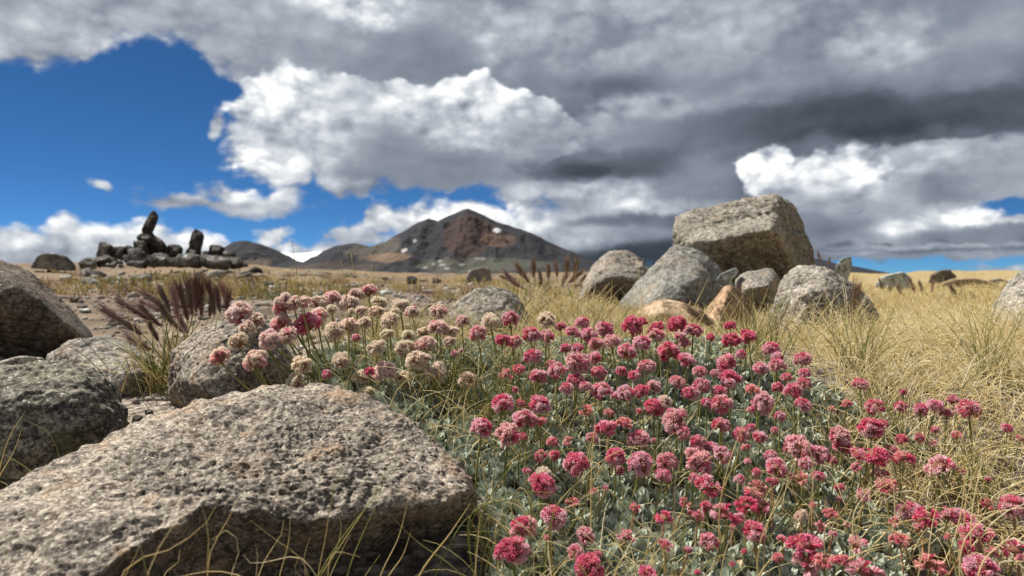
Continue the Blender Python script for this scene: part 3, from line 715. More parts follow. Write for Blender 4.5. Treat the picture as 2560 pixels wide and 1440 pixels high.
# smaller stones strewn over the plain: one of each kind, then copies
def base_stone(i, mt):
    r = np.random.default_rng(900 + i)
    pts = r.normal(size=(12, 3)); pts /= np.linalg.norm(pts, axis=1)[:, None]
    pts *= np.array([1, .85, .55]) * .5
    V, Fc = rock_shape(pts, 3, 900 + i, soft=34., amp=.06, fine=.04)
    return mesh_np('stone', V, Fc, M[mt])
def strew():
    kinds = []
    r = np.random.default_rng(4)
    words = [('stone', 'grey'), ('pale', 'pale'), ('cairn_light', 'slate grey'), ('tan', 'tan'), ('shade', 'brown'), ('cairn', 'dark')]
    protos = [base_stone(i, w[0]) for i, w in enumerate(words)]
    used = [False] * 6
    n = 0
    while n < 235:
        Y = float(np.exp(r.uniform(np.log(1.25), np.log(16))))
        u = r.uniform(120, 1460)
        if u > 1080 and Y < 2: continue
        if u < 260 and Y < 1.8: continue
        if fbm(np.array([[u * .012, np.log(Y) * 4, 0]]), 2, 77)[0] < -.15: continue
        s = float(np.clip(r.lognormal(-3.95, .6), .006, .075)) * (Y / 2.2) ** .75
        x = (u - 1280) / F * Y
        k = int(r.choice(6, p=[.3, .17, .2, .08, .15, .10]))
        src = protos[k]
        if not used[k]: o = src; used[k] = True
        else: o = src.copy(); COL.objects.link(o)
        o.location = (x, Y, g1(x, Y) + s * .12); o.rotation_euler = (r.uniform(-.3, .3), r.uniform(-.3, .3), r.uniform(0, 6.28)); o.scale = (s * r.uniform(.8, 1.5), s, s * r.uniform(.6, 1.1))
        zone = 'on the near gravel' if Y < 2.2 else ('midway over the plain' if Y < 6 else 'far out on the plain')
        side = 'below the cairns' if u < 640 else ('behind the cream flowers' if u < 1060 else 'in front of the volcano')
        lab = f'{"tiny" if s < .025 else ("small" if s < .06 else "fist sized")} {words[k][1]} stone {zone}, {side}'
        tag(o, lab, 'stone', 'small stones strewn over the plain')
        n += 1
    r = np.random.default_rng(55)
    for j in range(90):
        Y = float(r.uniform(8, 24)); u = float(r.uniform(560, 1500)) if j % 4 else float(r.uniform(2180, 2540))
        if j % 3 == 0: u, Y = float(r.uniform(150, 640)), float(r.uniform(7, 12.5)); x = (u - 1280) / F * Y
        k = int(r.choice(6, p=[.3, .05, .25, .05, .15, .20])); s = float(np.clip(r.lognormal(-2.1, .5), .05, .30))
        o = protos[k].copy(); COL.objects.link(o)
        o.location = (x, Y, g1(x, Y) + s * .15); o.rotation_euler = (r.uniform(-.3, .3), r.uniform(-.3, .3), r.uniform(0, 6.28)); o.scale = (s * r.uniform(.9, 1.6), s, s * r.uniform(.6, 1.1))
        side = 'before the cairns' if Y < 12.5 and u < 640 else 'right of the cairns' if u < 860 else ('left of the peak' if u < 1150 else ('right of the peak' if u < 1520 else 'beyond the golden meadow'))
        tag(o, f'{words[k][1]} stone on the skyline, {"large" if s > .14 else "small"}, {side}', 'stone', 'stones along the skyline')
    for k in range(6):
        if not used[k]: bpy.data.objects.remove(protos[k])
strew()

def gravel():
    """the fine gravel nobody could count"""
    r = np.random.default_rng(8)
    D, Fc = ico(1)
    Vs, Fs = [], []
    n = 6800
    Y = np.exp(r.uniform(np.log(.55), np.log(9), n)); a = r.uniform(-.95, .14, n)
    x = a * Y
    keep = ~((Y < .9) & (x > -.16))
    Y, x = Y[keep], x[keep]; n = len(Y)
    z = gz(x, Y); s = np.clip(r.lognormal(-5.9, .5, n), .0010, .012) * np.maximum(Y / 1.1, .8) ** .8
    sc = r.uniform(.6, 1.3, (n, 3)) * s[:, None]; sc[:, 2] *= .7
    th = r.uniform(0, 6.28, n)
    V = D[None] * (1 + .25 * r.uniform(-1, 1, (n, len(D), 1))) * sc[:, None]
    c, s_ = np.cos(th)[:, None], np.sin(th)[:, None]
    X = V[..., 0] * c - V[..., 1] * s_ + x[:, None]; Yy = V[..., 0] * s_ + V[..., 1] * c + Y[:, None]; Z = V[..., 2] + z[:, None] + sc[:, 2:3] * .3
    V = np.stack([X, Yy, Z], -1).reshape(-1, 3)
    Fa = (Fc[None] + (np.arange(n) * len(D))[:, None, None]).reshape(-1, 3)
    m, q, bs = new_mat('gravel', .9)
    t = q.n('ShaderNodeAttribute', attribute_name='tint').outputs['Fac']
    q.put(bs.inputs['Base Color'], q.ramp(t, [(0, (.07, .06, .05)), (.4, (.20, .17, .14)), (.7, (.34, .30, .26)), (.92, (.42, .40, .36)), (1, (.6, .6, .56))]))
    o = mesh_np('gravel', V, Fa, m, smooth=False, attrs={'tint': np.repeat(r.uniform(0, 1, n), len(D))})
    tag(o, 'fine brown and grey gravel spread over the plain', kind='stuff')
gravel()
FLOWERS = '''597,784,55,p 638,804,47,q 618,824,37,q 596,855,44,q 550,892,50,p 639,902,50,p 710,761,50,p 735,759,40,p 759,757,34,p 796,756,39,p 829,747,44,p 873,761,50,p 890,737,37,p 922,729,42,p 948,756,37,w 1002,766,39,q 1031,781,34,p 702,809,50,p 794,791,47,p 769,811,55,r 675,850,49,p 720,840,47,p 836,829,47,q 873,816,47,p 911,809,35,w 975,801,44,w 943,781,34,q 903,777,30,p 969,836,30,w 940,870,40,w 1012,873,47,w 1066,863,49,p 1042,903,47,q 1093,819,45,p 1095,781,40,p 1021,841,30,w 1058,831,30,w 856,902,47,w 757,913,47,w 817,937,24,r 960,930,54,p 903,942,37,w 1006,947,44,w 1088,932,50,q 1168,952,47,q 737,959,50,w 917,987,40,w 1000,1016,37,q 1226,804,50,q 1276,798,42,r 1195,835,44,p 1155,804,34,p 1128,831,34,p 1152,878,17,p 1135,885,17,r 1257,851,37,R 1288,855,37,p 1328,838,47,r 1330,892,44,r 923,929,24,R 1148,1044,50,r 1205,1071,60,r 1257,1011,60,r 1269,1088,64,p 1313,1049,57,r 1350,1013,57,r 1125,855,30,q 829,774,24,w 890,845,20,r 1068,895,20,q 876,781,20,w 987,781,24,w 1366,801,47,q 1402,817,30,r 1432,831,37,r 1455,807,37,r 1469,839,44,r 1512,824,45,r 1491,861,40,p 1529,853,40,p 1581,816,55,R 1605,804,27,R 1640,838,44,p 1643,819,37,R 1692,811,49,R 1702,841,30,r 1732,827,44,r 1711,858,30,p 1605,858,44,r 1568,880,50,r 1672,881,57,r 1716,900,45,r 1415,871,30,r 1444,871,34,r 1445,908,60,p 1487,896,40,r 1366,843,40,r 1346,942,44,r 1391,928,47,r 1378,911,27,p 1438,952,44,r 1462,967,30,r 1415,972,34,p 1497,933,40,r 1501,977,54,r 1553,928,30,p 1586,940,37,r 1615,917,44,p 1564,982,47,r 1601,979,40,r 1543,989,27,r 1635,967,40,p 1692,955,37,p 1633,1019,50,R 1660,1009,40,q 1727,985,44,p 1756,964,44,p 1748,930,37,p 1826,814,27,R 1828,851,50,R 1862,831,20,R 1872,844,40,R 1776,844,24,R 1852,886,27,r 1815,908,50,r 1821,942,44,r 1820,960,34,r 1842,948,30,r 1800,980,37,r 1805,1012,55,p 1929,873,40,r 1942,895,34,r 1942,915,40,p 1902,922,40,r 2006,900,44,p 2010,933,30,r 2008,958,40,p 1984,979,47,r 1944,969,30,r 2006,1012,40,r 1907,1009,60,r 1687,1053,71,p 1707,1083,40,p 1803,1063,44,r 1853,1089,47,p 1877,1069,24,r 1900,1093,40,r 1936,1076,20,p 1516,1071,57,r 1595,1100,54,p 1440,1160,67,r 1539,1143,54,r 1600,1162,67,r 1669,1153,50,p 1744,1150,71,p 1746,1106,40,r 1774,1120,37,r 1805,1137,50,r 1994,1120,71,r 1941,1170,57,r 2013,1160,37,r 2050,1137,50,r 1657,1187,44,r 1358,1190,50,q 1357,1214,70,r 1382,1293,64,r 1307,1321,64,p 1284,1379,82,r 1463,1339,49,p 1440,1382,43,p 1469,1419,73,R 1564,1339,40,r 1660,1296,40,R 1617,1435,40,R 1771,1214,58,r 1765,1269,37,r 1741,1287,34,p 1817,1287,61,r 1866,1263,46,R 1893,1226,52,s 1900,1266,40,r 1771,1354,49,r 1886,1330,61,r 1744,1431,18,R 1832,1411,15,r 2118,1009,21,s 2186,1017,46,r 2252,1018,31,r 2079,1021,18,s 2302,1024,37,r 2339,1014,40,r 2368,1034,31,p 2423,1024,55,r 2518,1070,27,r 2550,1095,18,p 2391,1087,21,p 2299,1095,27,p 2179,1073,61,r 2101,1092,58,p 2107,1119,49,r 2147,1134,34,r 2185,1141,61,R 2260,1147,43,s 2205,1183,27,p 2348,1165,58,r 1997,1196,40,s 2217,1214,43,s 2031,1263,18,s 2003,1290,34,q 2075,1284,31,s 2267,1278,55,r 2315,1293,46,R 2370,1287,46,r 2409,1299,52,r 2533,1269,67,r 2431,1339,61,r 2452,1330,46,r 2538,1376,52,r 2142,1360,46,p 2250,1351,40,s 2008,1365,67,R 2018,1409,61,p 2061,1403,49,s 2162,1428,67,r 2327,1412,61,s 2449,1419,79,r 2415,1367,31,R 2150,961,39,p 2258,981,20,r'''

# ------------------------------------------------------------------ blades, leaves, bristles
def blades(root, L, w, az, lean, curl, segs, tint, tilt_end=0.0, wig=.12, r=None, sides=3):
    """many grass blades at once: each a thin tapering tube that leans over and curls"""
    r = r or rng
    n = len(L)
    th = lean.copy()                       # angle from upright
    a = az.copy()
    pts = [root.copy()]; p = root.copy()
    for s in range(segs):
        d = np.stack([np.sin(th) * np.cos(a), np.sin(th) * np.sin(a), np.cos(th)], -1)
        p = p + d * (L / segs)[:, None]
        pts.append(p.copy())
        th = th + curl / segs * (.5 + s / segs) + r.normal(0, wig, n) / segs * 2
        a = a + r.normal(0, wig * 2, n) / segs * 2
    return tubes(np.stack(pts, 1), w, tint, sides)

def tubes(C, w, tint, sides=3, taper=.75):
    """C (n, s, 3) centre lines -> vertices, faces, tint"""
    n, s, _ = C.shape
    T = np.gradient(C, axis=1); T /= np.linalg.norm(T, axis=2)[..., None] + 1e-12
    ref = np.array([.35, -.9, .2]); ref = ref / np.linalg.norm(ref)
    A = np.cross(T, ref); A /= np.linalg.norm(A, axis=2)[..., None] + 1e-9
    Bn = np.cross(T, A)
    k = np.linspace(0, 1, s)
    prof = (1 - k ** 2.2 * taper) * (.8 + .2 * np.minimum(k * 5, 1))
    rad = (w[:, None] if np.ndim(w) == 1 else w) * prof[None] * .5
    V = []
    for i in range(sides):
        t = 2 * math.pi * i / sides
        V.append(C + (A * math.cos(t) + Bn * math.sin(t) * (.55 if sides == 3 else 1)) * rad[..., None])
    V = np.stack(V, 2)                     # n, s, sides, 3
    b = np.arange(n)[:, None, None] * (s * sides) + np.arange(s - 1)[None, :, None] * sides
    j = np.arange(sides)[None, None]; j2 = (j + 1) % sides
    Q = np.stack([b + j, b + j2, b + j2 + sides, b + j + sides], -1).reshape(-1, 4)
    tt = np.broadcast_to((tint[:, None] if np.ndim(tint) == 1 else tint), (n, s))
    return V.reshape(-1, 3), Q, np.repeat(tt.reshape(-1), sides)

def join(parts):
    V, Fc, t, o = [], [], [], 0
    for v, f, a in parts:
        V.append(v); Fc.append(f + o); t.append(a); o += len(v)
    return np.concatenate(V), Fc, np.concatenate(t)

def bezier(P_, n):
    """smooth curve through the given points"""
    P_ = np.asarray(P_, float); m = len(P_)
    d = np.concatenate([[0], np.cumsum(np.linalg.norm(np.diff(P_, axis=0), axis=1))])
    t = np.linspace(0, d[-1], n)
    if m < 3: return np.stack([np.interp(t, d, P_[:, k]) for k in range(3)], -1)
    G = np.gradient(P_, d, axis=0)
    i = np.clip(np.searchsorted(d, t, side='right') - 1, 0, m - 2)
    h = (d[i + 1] - d[i])[:, None]; s = ((t - d[i])[:, None]) / h
    return (2*s**3-3*s**2+1)*P_[i] + (s**3-2*s**2+s)*h*G[i] + (-2*s**3+3*s**2)*P_[i+1] + (s**3-s**2)*h*G[i+1]

# ---- felted leaves of the cushion plants
def in_bed(x, Y):
    a = x / Y
    lft = np.interp(Y, [.30, .50, .56, .60, .66, .80, .90], [-.03, -.03, -.045, -.11, -.235, -.27, -.20])
    rgt = np.interp(Y, [.30, .55, .62, .70, .86], [.60, .58, .52, .40, .30])
    return (a > lft) & (a < rgt)

def build_leaves():
    r = np.random.default_rng(11)
    g = .0076
    xs, ys = np.meshgrid(np.arange(-.26, .34, g), np.arange(.30, .90, g))
    x = xs.ravel() + r.uniform(-.5, .5, xs.size) * g; y = ys.ravel() + r.uniform(-.5, .5, xs.size) * g
    k = in_bed(x, y); x, y = x[k], y[k]
    nz = fbm(np.stack([x * 18, y * 18, x * 0], -1), 3, 5)
    fade = sstep(x / y, .40, .60) * .75 + sstep(y, .80, .9) * .4
    # a bare patch of dark grit near the front
    bare = np.exp(-(((x / y * F + 1280 - 1960) / 75) ** 2 + ((y - .425) / .03) ** 2)) * .9
    k = nz > -.42 + fade + bare
    x, y, nz = x[k], y[k], nz[k]
    z = gz(x, y) + .001 + .007 * np.clip(nz + .4, 0, 1)
    n = len(x)
    per = 9
    rows = np.array([0, .28, .58, .84, 1.0]); hw = np.array([.10, .30, .42, .34, .05])
    cols = np.array([-1, 0, 1])
    N_ = n * per
    rx, ry, rz = [np.repeat(c, per) for c in (x, y, z)]
    ring = np.tile(np.arange(per), n) / per
    az = np.tile(np.arange(per) * 2.39996, n) + np.repeat(r.uniform(0, 6.28, n), per) + r.normal(0, .25, N_)
    lean = .0 + ring * .38 + r.normal(0, .16, N_)
    size = np.repeat(r.uniform(.75, 1.25, n), per) * r.uniform(.75, 1.2, N_)
    L = .0104 * size * (.85 + .25 * ring)
    W = L * r.uniform(.82, 1.12, N_) * .40
    out = np.stack([np.cos(az), np.sin(az), az * 0], -1)
    side = np.stack([-np.sin(az), np.cos(az), az * 0], -1)
    base = np.stack([rx, ry, rz], -1) + out * (.0008 + .0022 * ring)[:, None]
    p = base; V = []; prev = 0
    th = lean.copy()
    for i, t in enumerate(rows):
        if i:
            d = out * np.sin(th)[:, None] + np.array([0, 0, 1.]) * np.cos(th)[:, None]
            p = p + d * (L * (t - prev))[:, None]; prev = t
            th = th + .10
        nor = out * -np.cos(th)[:, None] + np.array([0, 0, 1.]) * np.sin(th)[:, None]
        for c in cols:
            V.append(p + side * (c * hw[i] * 2 * W * .62)[:, None] + nor * ((c * c) * hw[i] * W * .45)[:, None])
    V = np.stack(V, 1)                     # N, 15, 3
    q = []
    for i in range(len(rows) - 1):
        for c in range(2):
            q.append([i * 3 + c, i * 3 + c + 1, i * 3 + c + 4, i * 3 + c + 3])
    q = np.array(q)
    Fa = (q[None] + (np.arange(N_) * 15)[:, None, None]).reshape(-1, 4)
    tint = np.clip(.42 + r.normal(0, .09, N_) + .12 * np.repeat(nz, per) + (1 - ring) * .10, .05, .85)
    tint = np.where(r.uniform(0, 1, N_) < .035, r.uniform(.9, 1, N_), tint)
    tv = tint[:, None] + np.tile(np.where(np.abs(cols) > 0, .14, -.10), 5)[None]
    o = mesh_np('cushion_leaves', V.reshape(-1, 3), Fa, M['leaf'], attrs={'tint': np.clip(tv, 0, 1)})
    tag(o, 'dense cushions of small felted grey green leaves under the flowers', 'ground cover', kind='stuff')
build_leaves()

# ---- flower heads
def head_mesh(seed, lobes=7, per=20, fl=.40, loose=0.0, fine=1.0, stam=0):
    r = np.random.default_rng(seed)
    V, Fq, Ft, at, al, co = [], [], [], [], [], []
    def add(v, quads, tris, f, t, c):
        o = sum(len(a) for a in V)
        V.append(v); at.extend([f] * len(v)); al.extend(t); co.extend([c] * len(v))
        for q_ in quads: Fq.append([o + i for i in q_])
        for q_ in tris: Ft.append([o + i for i in q_])
    # a dim heart of stalklets
    D, Fc = ico(2)
    o = 0
    V.append(D * np.array([.46, .46, .40]) * (1 + .12 * r.normal(size=(len(D), 1)))); at.extend([0] * len(D)); al.extend([0] * len(D)); co.extend([1.0] * len(D))
    for f in Fc: Ft.append(list(f))
    k = np.arange(lobes); ph = k * 2.39996 + r.uniform(0, 6)
    zc = 1 - (k + .5) / lobes * (1.5 + .1)
    dirs = np.stack([np.cos(ph) * np.sqrt(1 - zc ** 2), np.sin(ph) * np.sqrt(1 - zc ** 2), zc], -1)
    for i in range(lobes):
        if loose and r.uniform() < loose: continue
        ld = dirs[i] + r.normal(0, .08, 3); ld /= np.linalg.norm(ld)
        c = ld * (.24 + .12 * r.uniform()) * (1 + loose * .4)
        big = r.uniform(.85, 1.1)
        lobe_f = r.uniform()
        for j in range(per):
            d = ld * r.uniform(.55, 1.5) + r.normal(0, .55, 3) + np.array([0, 0, .05]); d /= np.linalg.norm(d)
            if d @ ld < .05: continue
            s = c + d * .10
            L = fl * big * r.uniform(.75, 1.15) * fine ** .5
            e = s + d * L
            rr = np.linalg.norm(e)
            if rr > 1.04: e = e / rr * r.uniform(.97, 1.05)
            f = float(np.clip(.55 * lobe_f + .45 * r.uniform(), 0, 1))
            a = np.cross(d, r.normal(size=3)); a /= np.linalg.norm(a); b = np.cross(d, a)
            ax = e - s
            for m_ in range(5):
                t = m_ * 1.2566 + r.uniform(-.15, .15); ra = a * math.cos(t) + b * math.sin(t); ta = -a * math.sin(t) + b * math.cos(t)
                w = .038 * fine; sp = .072 * fine * r.uniform(.7, 1.3)
                v = np.array([s + ra * .010, s + ax * .60 + ra * .045 * fine - ta * w * .65, s + ax * .60 + ra * .045 * fine + ta * w * .65,
                              s + ax * .90 + ra * sp - ta * w, s + ax * .90 + ra * sp + ta * w, s + ax * 1.0 + ra * sp * 1.6])
                add(v, [[1, 2, 4, 3]], [[0, 2, 1], [3, 4, 5]], f, [0, .45, .45, .85, .85, 1.0], 0.0)
            for m_ in range(stam):
                q0 = s + ax * .7; q1 = e + d * .12 + (a * r.normal() + b * r.normal()) * .05
                wv = a * .008
                add(np.array([q0 - wv, q0 + wv, q1]), [], [[0, 1, 2]], 1.0, [1, 1, 1], 0.0)
    me_V = np.concatenate(V)
    return me_V, [np.array(Fq), np.array(Ft)], {'floret': at, 'along': al, 'core': co}

HEADS = {}
for k, spec in {'ball': [(1, 8, 27), (2, 9, 25), (3, 10, 24), (8, 8, 28, .42)], 'cream': [(4, 10, 28, .44, 0, .85, 1), (5, 11, 26, .44, 0, .85, 1), (9, 10, 28, .42, 0, .9, 1)],
                'loose': [(6, 7, 17, .54, .22, 1.3), (7, 7, 16, .56, .3, 1.35), (10, 6, 18, .56, .15, 1.35)]}.items():
    HEADS[k] = [head_mesh(*s) for s in spec]
HEAD_ME = {}
def head_data(kind, i):
    key = (kind, i)
    if key not in HEAD_ME:
        V, Fc, a = HEADS[kind][i]
        o = mesh_np('flower_head', V, Fc, M['petal'], attrs=a)
        HEAD_ME[key] = o.data; bpy.data.objects.remove(o)
    return HEAD_ME[key]
#            tip colour of the petals, share of crimson ones
FCOL = {'w': ((.90, .85, .66), .0), 'q': ((.90, .80, .66), .07), 'p': ((.90, .78, .68), .20), 'r': ((.90, .60, .65), .46), 'R': ((.82, .30, .42), .68), 's': ((.88, .50, .44), .35), 'k': ((.89, .60, .60), .40), 'b': ((.84, .50, .46), .5)}
FNAME = {'w': 'cream', 'q': 'pinkish cream', 'p': 'pale pink', 'r': 'deep pink', 'R': 'crimson', 's': 'salmon', 'k': 'light pink', 'b': 'rosy budding'}
VD = [700, 725, 760, 800, 850, 900, 980, 1050, 1180, 1300, 1400, 1440]
DD = [.86, .84, .80, .745, .70, .66, .61, .572, .52, .475, .435, .42]

def build_flowers():
    L = [e.split(',') for e in FLOWERS.split()]
    L = [(float(a), float(b), float(c), 'k' if d == 'p' and float(a) > 1160 else d) for a, b, c, d in L]
    r = np.random.default_rng(21)
    # low small heads and buds that show between the larger ones
    q = np.random.default_rng(5); k = 0
    while k < 68:
        u, v = q.uniform(1240, 2480), q.uniform(900, 1400)
        if u > 2100 and v < 1000: continue
        if min((u - a[0]) ** 2 + (v - a[1]) ** 2 for a in L) < 31 ** 2: continue
        L.append((u, v, q.uniform(15, 34), ['b', 'b', 'r', 'k', 's'][int(q.integers(5))])); k += 1
    # zones of the bed by what one finds next to them
    def zone(u, v):
        if v < 985 and u < 700: return 'before the rounded granite stone'
        if u < 1120 and v < 800: return 'in the top fringe of the cream cluster'
        if u < 1120 and v < 880: return 'in the middle of the cream cluster'
        if u < 1120: return 'just behind the granite slab crest'
        if u < 1420 and v < 900: return 'before the olive grey stone'
        if u < 1420 and v < 1150: return 'off the right end of the granite slab'
        if u < 1560 and v >= 1150: return 'low beside the slab\'s shaded end'
        if v < 860 and u < 1640: return 'in the far row before the tan stone'
        if v < 880: return 'in the far row before the rust brown stone'
        if v < 940 and u < 1700: return 'in the second row below the tan stone'
        if v < 1000 and u < 1700: return 'in the third row below the tan stone'
        if v < 1080 and u < 1800: return 'in mid bed below the rust brown stone'
        if v < 1000: return 'before the broad grey stone'
        if v < 1100 and u < 2100: return 'in mid bed below the broad grey stone'
        if v < 1150 and u >= 2100: return 'in the straw grass of the meadow edge'
        if v < 1230 and u < 1850: return 'in the near middle of the bed'
        if v < 1290 and u < 2250: return 'in the near bed above the bare grit'
        if u >= 2200: return 'in the near corner by the straw grass'
        return 'lowest in the bed beside the bare grit'
    keys = {}
    for i, f in enumerate(L):
        keys.setdefault((zone(f[0], f[1]), FNAME[f[3]]), []).append(i)
    ords = ['', 'second ', 'third ', 'fourth ', 'fifth ', 'sixth ', 'seventh ', 'eighth ', 'ninth ', 'tenth ', 'eleventh ', 'twelfth ', 'thirteenth ', 'fourteenth ']
    lab = {}
    for (z, c), ii in keys.items():
        ii = sorted(ii, key=lambda i: L[i][0])
        for k, i in enumerate(ii):
            if len(ii) == 1: lab[i] = f'only {c} flower {z}'
            elif k == len(ii) - 1: lab[i] = f'rightmost {c} flower {z}'
            elif k == 0: lab[i] = f'leftmost {c} flower {z}'
            else: lab[i] = f'{ords[k]}{c} flower from left {z}'
    for i, (u, v, d, c) in enumerate(L):
        Y = float(np.interp(v, VD, DD)) + r.uniform(-.012, .012)
        if u < 1180 and v > 880: Y = max(Y, .668 + r.uniform(0, .02))
        if u < 760 and v < 960: Y = min(Y, .735)
        hp = P(u, v, Y)
        rad = d / 2 / F * Y * (1.50 if u < 1150 else 1.32)
        # the foot of the stem
        if u < 900 and v < 960:
            ub = u + (900 - u) * r.uniform(.35, .6) + r.normal(0, 8); Yb = max(Y + r.uniform(-.02, .03), .675)
        elif u < 1250 and v < 850:
            ub = u + r.normal(12, 14); Yb = Y + r.uniform(-.02, .02)
        else:
            ub = u + r.normal(0, 12); Yb = Y + r.uniform(-.012, .02)
        bx = (ub - 1280) / F * Y; bz = g1(bx, Yb)
        if hp[2] - rad * .5 - bz < .006: bz = hp[2] - rad * .5 - .012
        bp = np.array([bx, Yb, bz])
        e = empty('wildflower', bp)
        tag(e, lab[i], 'flower', 'wildflowers of the cushion bed')
        h = hp - bp
        up = np.array([r.normal(0, .05), r.normal(0, .05), 1.0])
        end = h - np.array([0, 0, rad * .35])
        midp = end * .5 + np.array([h[0] * .10 + r.normal(0, .0015), r.normal(0, .0015), h[2] * .02])
        cl = bezier([[0, 0, -.004], midp, end], 8)
        low = v > 1200
        st = (r.uniform(.55, 1.0) if (low and u > 1500 and r.uniform() < .75) else r.uniform(.0, .55))
        w0 = r.uniform(.0013, .0019) * (1.25 if low else 1) * min(1.2, max(.7, rad / .010))
        V, Q, t = tubes(cl[None], np.array([w0]), np.array([st]), 6, taper=.15)
        mesh_np('stem', V, Q, M['stem'], parent=e, attrs={'tint': t})
        kind = 'cream' if c in 'wq' else ('loose' if (c == 's' or (low and u > 1560 and r.uniform() < .7) or (v > 1080 and u > 2050 and r.uniform() < .5)) else 'ball')
        me = head_data(kind, int(r.integers(len(HEADS[kind]))))
        hd = bpy.data.objects.new('flower_head', me); COL.objects.link(hd); hd.parent = e
        tan = Vector(end - midp).normalized()
        tan = (tan + Vector((r.normal() * .18, -.12 + r.normal() * .18, .2))).normalized()
        qt = tan.to_track_quat('Z', 'Y')
        hd.rotation_mode = 'QUATERNION'
        from mathutils import Quaternion
        hd.rotation_quaternion = qt @ Quaternion((0, 0, 1), r.uniform(0, 6.28))
        hd.location = Vector(h)
        sq = r.uniform(.86, 1.12)
        flat = .72 if kind == 'loose' else r.uniform(.78, 1.0)
        hd.scale = (rad * sq, rad / sq, rad * flat)
        col, al = FCOL[c]
        j = r.uniform(.965, 1.035, 3) * r.uniform(.94, 1.06)
        hd.color = (min(.95, col[0] * j[0]), min(.92, col[1] * j[1]), min(.92, col[2] * j[2]), float(np.clip(al + r.normal(0, .07), .0, .95)))
build_flowers()

# ---- grass
def roots(n, fn, r, ylo, yhi, alo, ahi, logY=False):
    xs, ys = [], []
    while sum(map(len, xs)) < n:
        Y = np.exp(r.uniform(np.log(ylo), np.log(yhi), n)) if logY else np.sqrt(r.uniform(ylo ** 2, yhi ** 2, n))
        a = r.uniform(alo, ahi, n); x = a * Y
        k = r.uniform(0, 1, n) < fn(a, Y, x)
        xs.append(x[k]); ys.append(Y[k])
    x = np.concatenate(xs)[:n]; Y = np.concatenate(ys)[:n]
    return x, Y

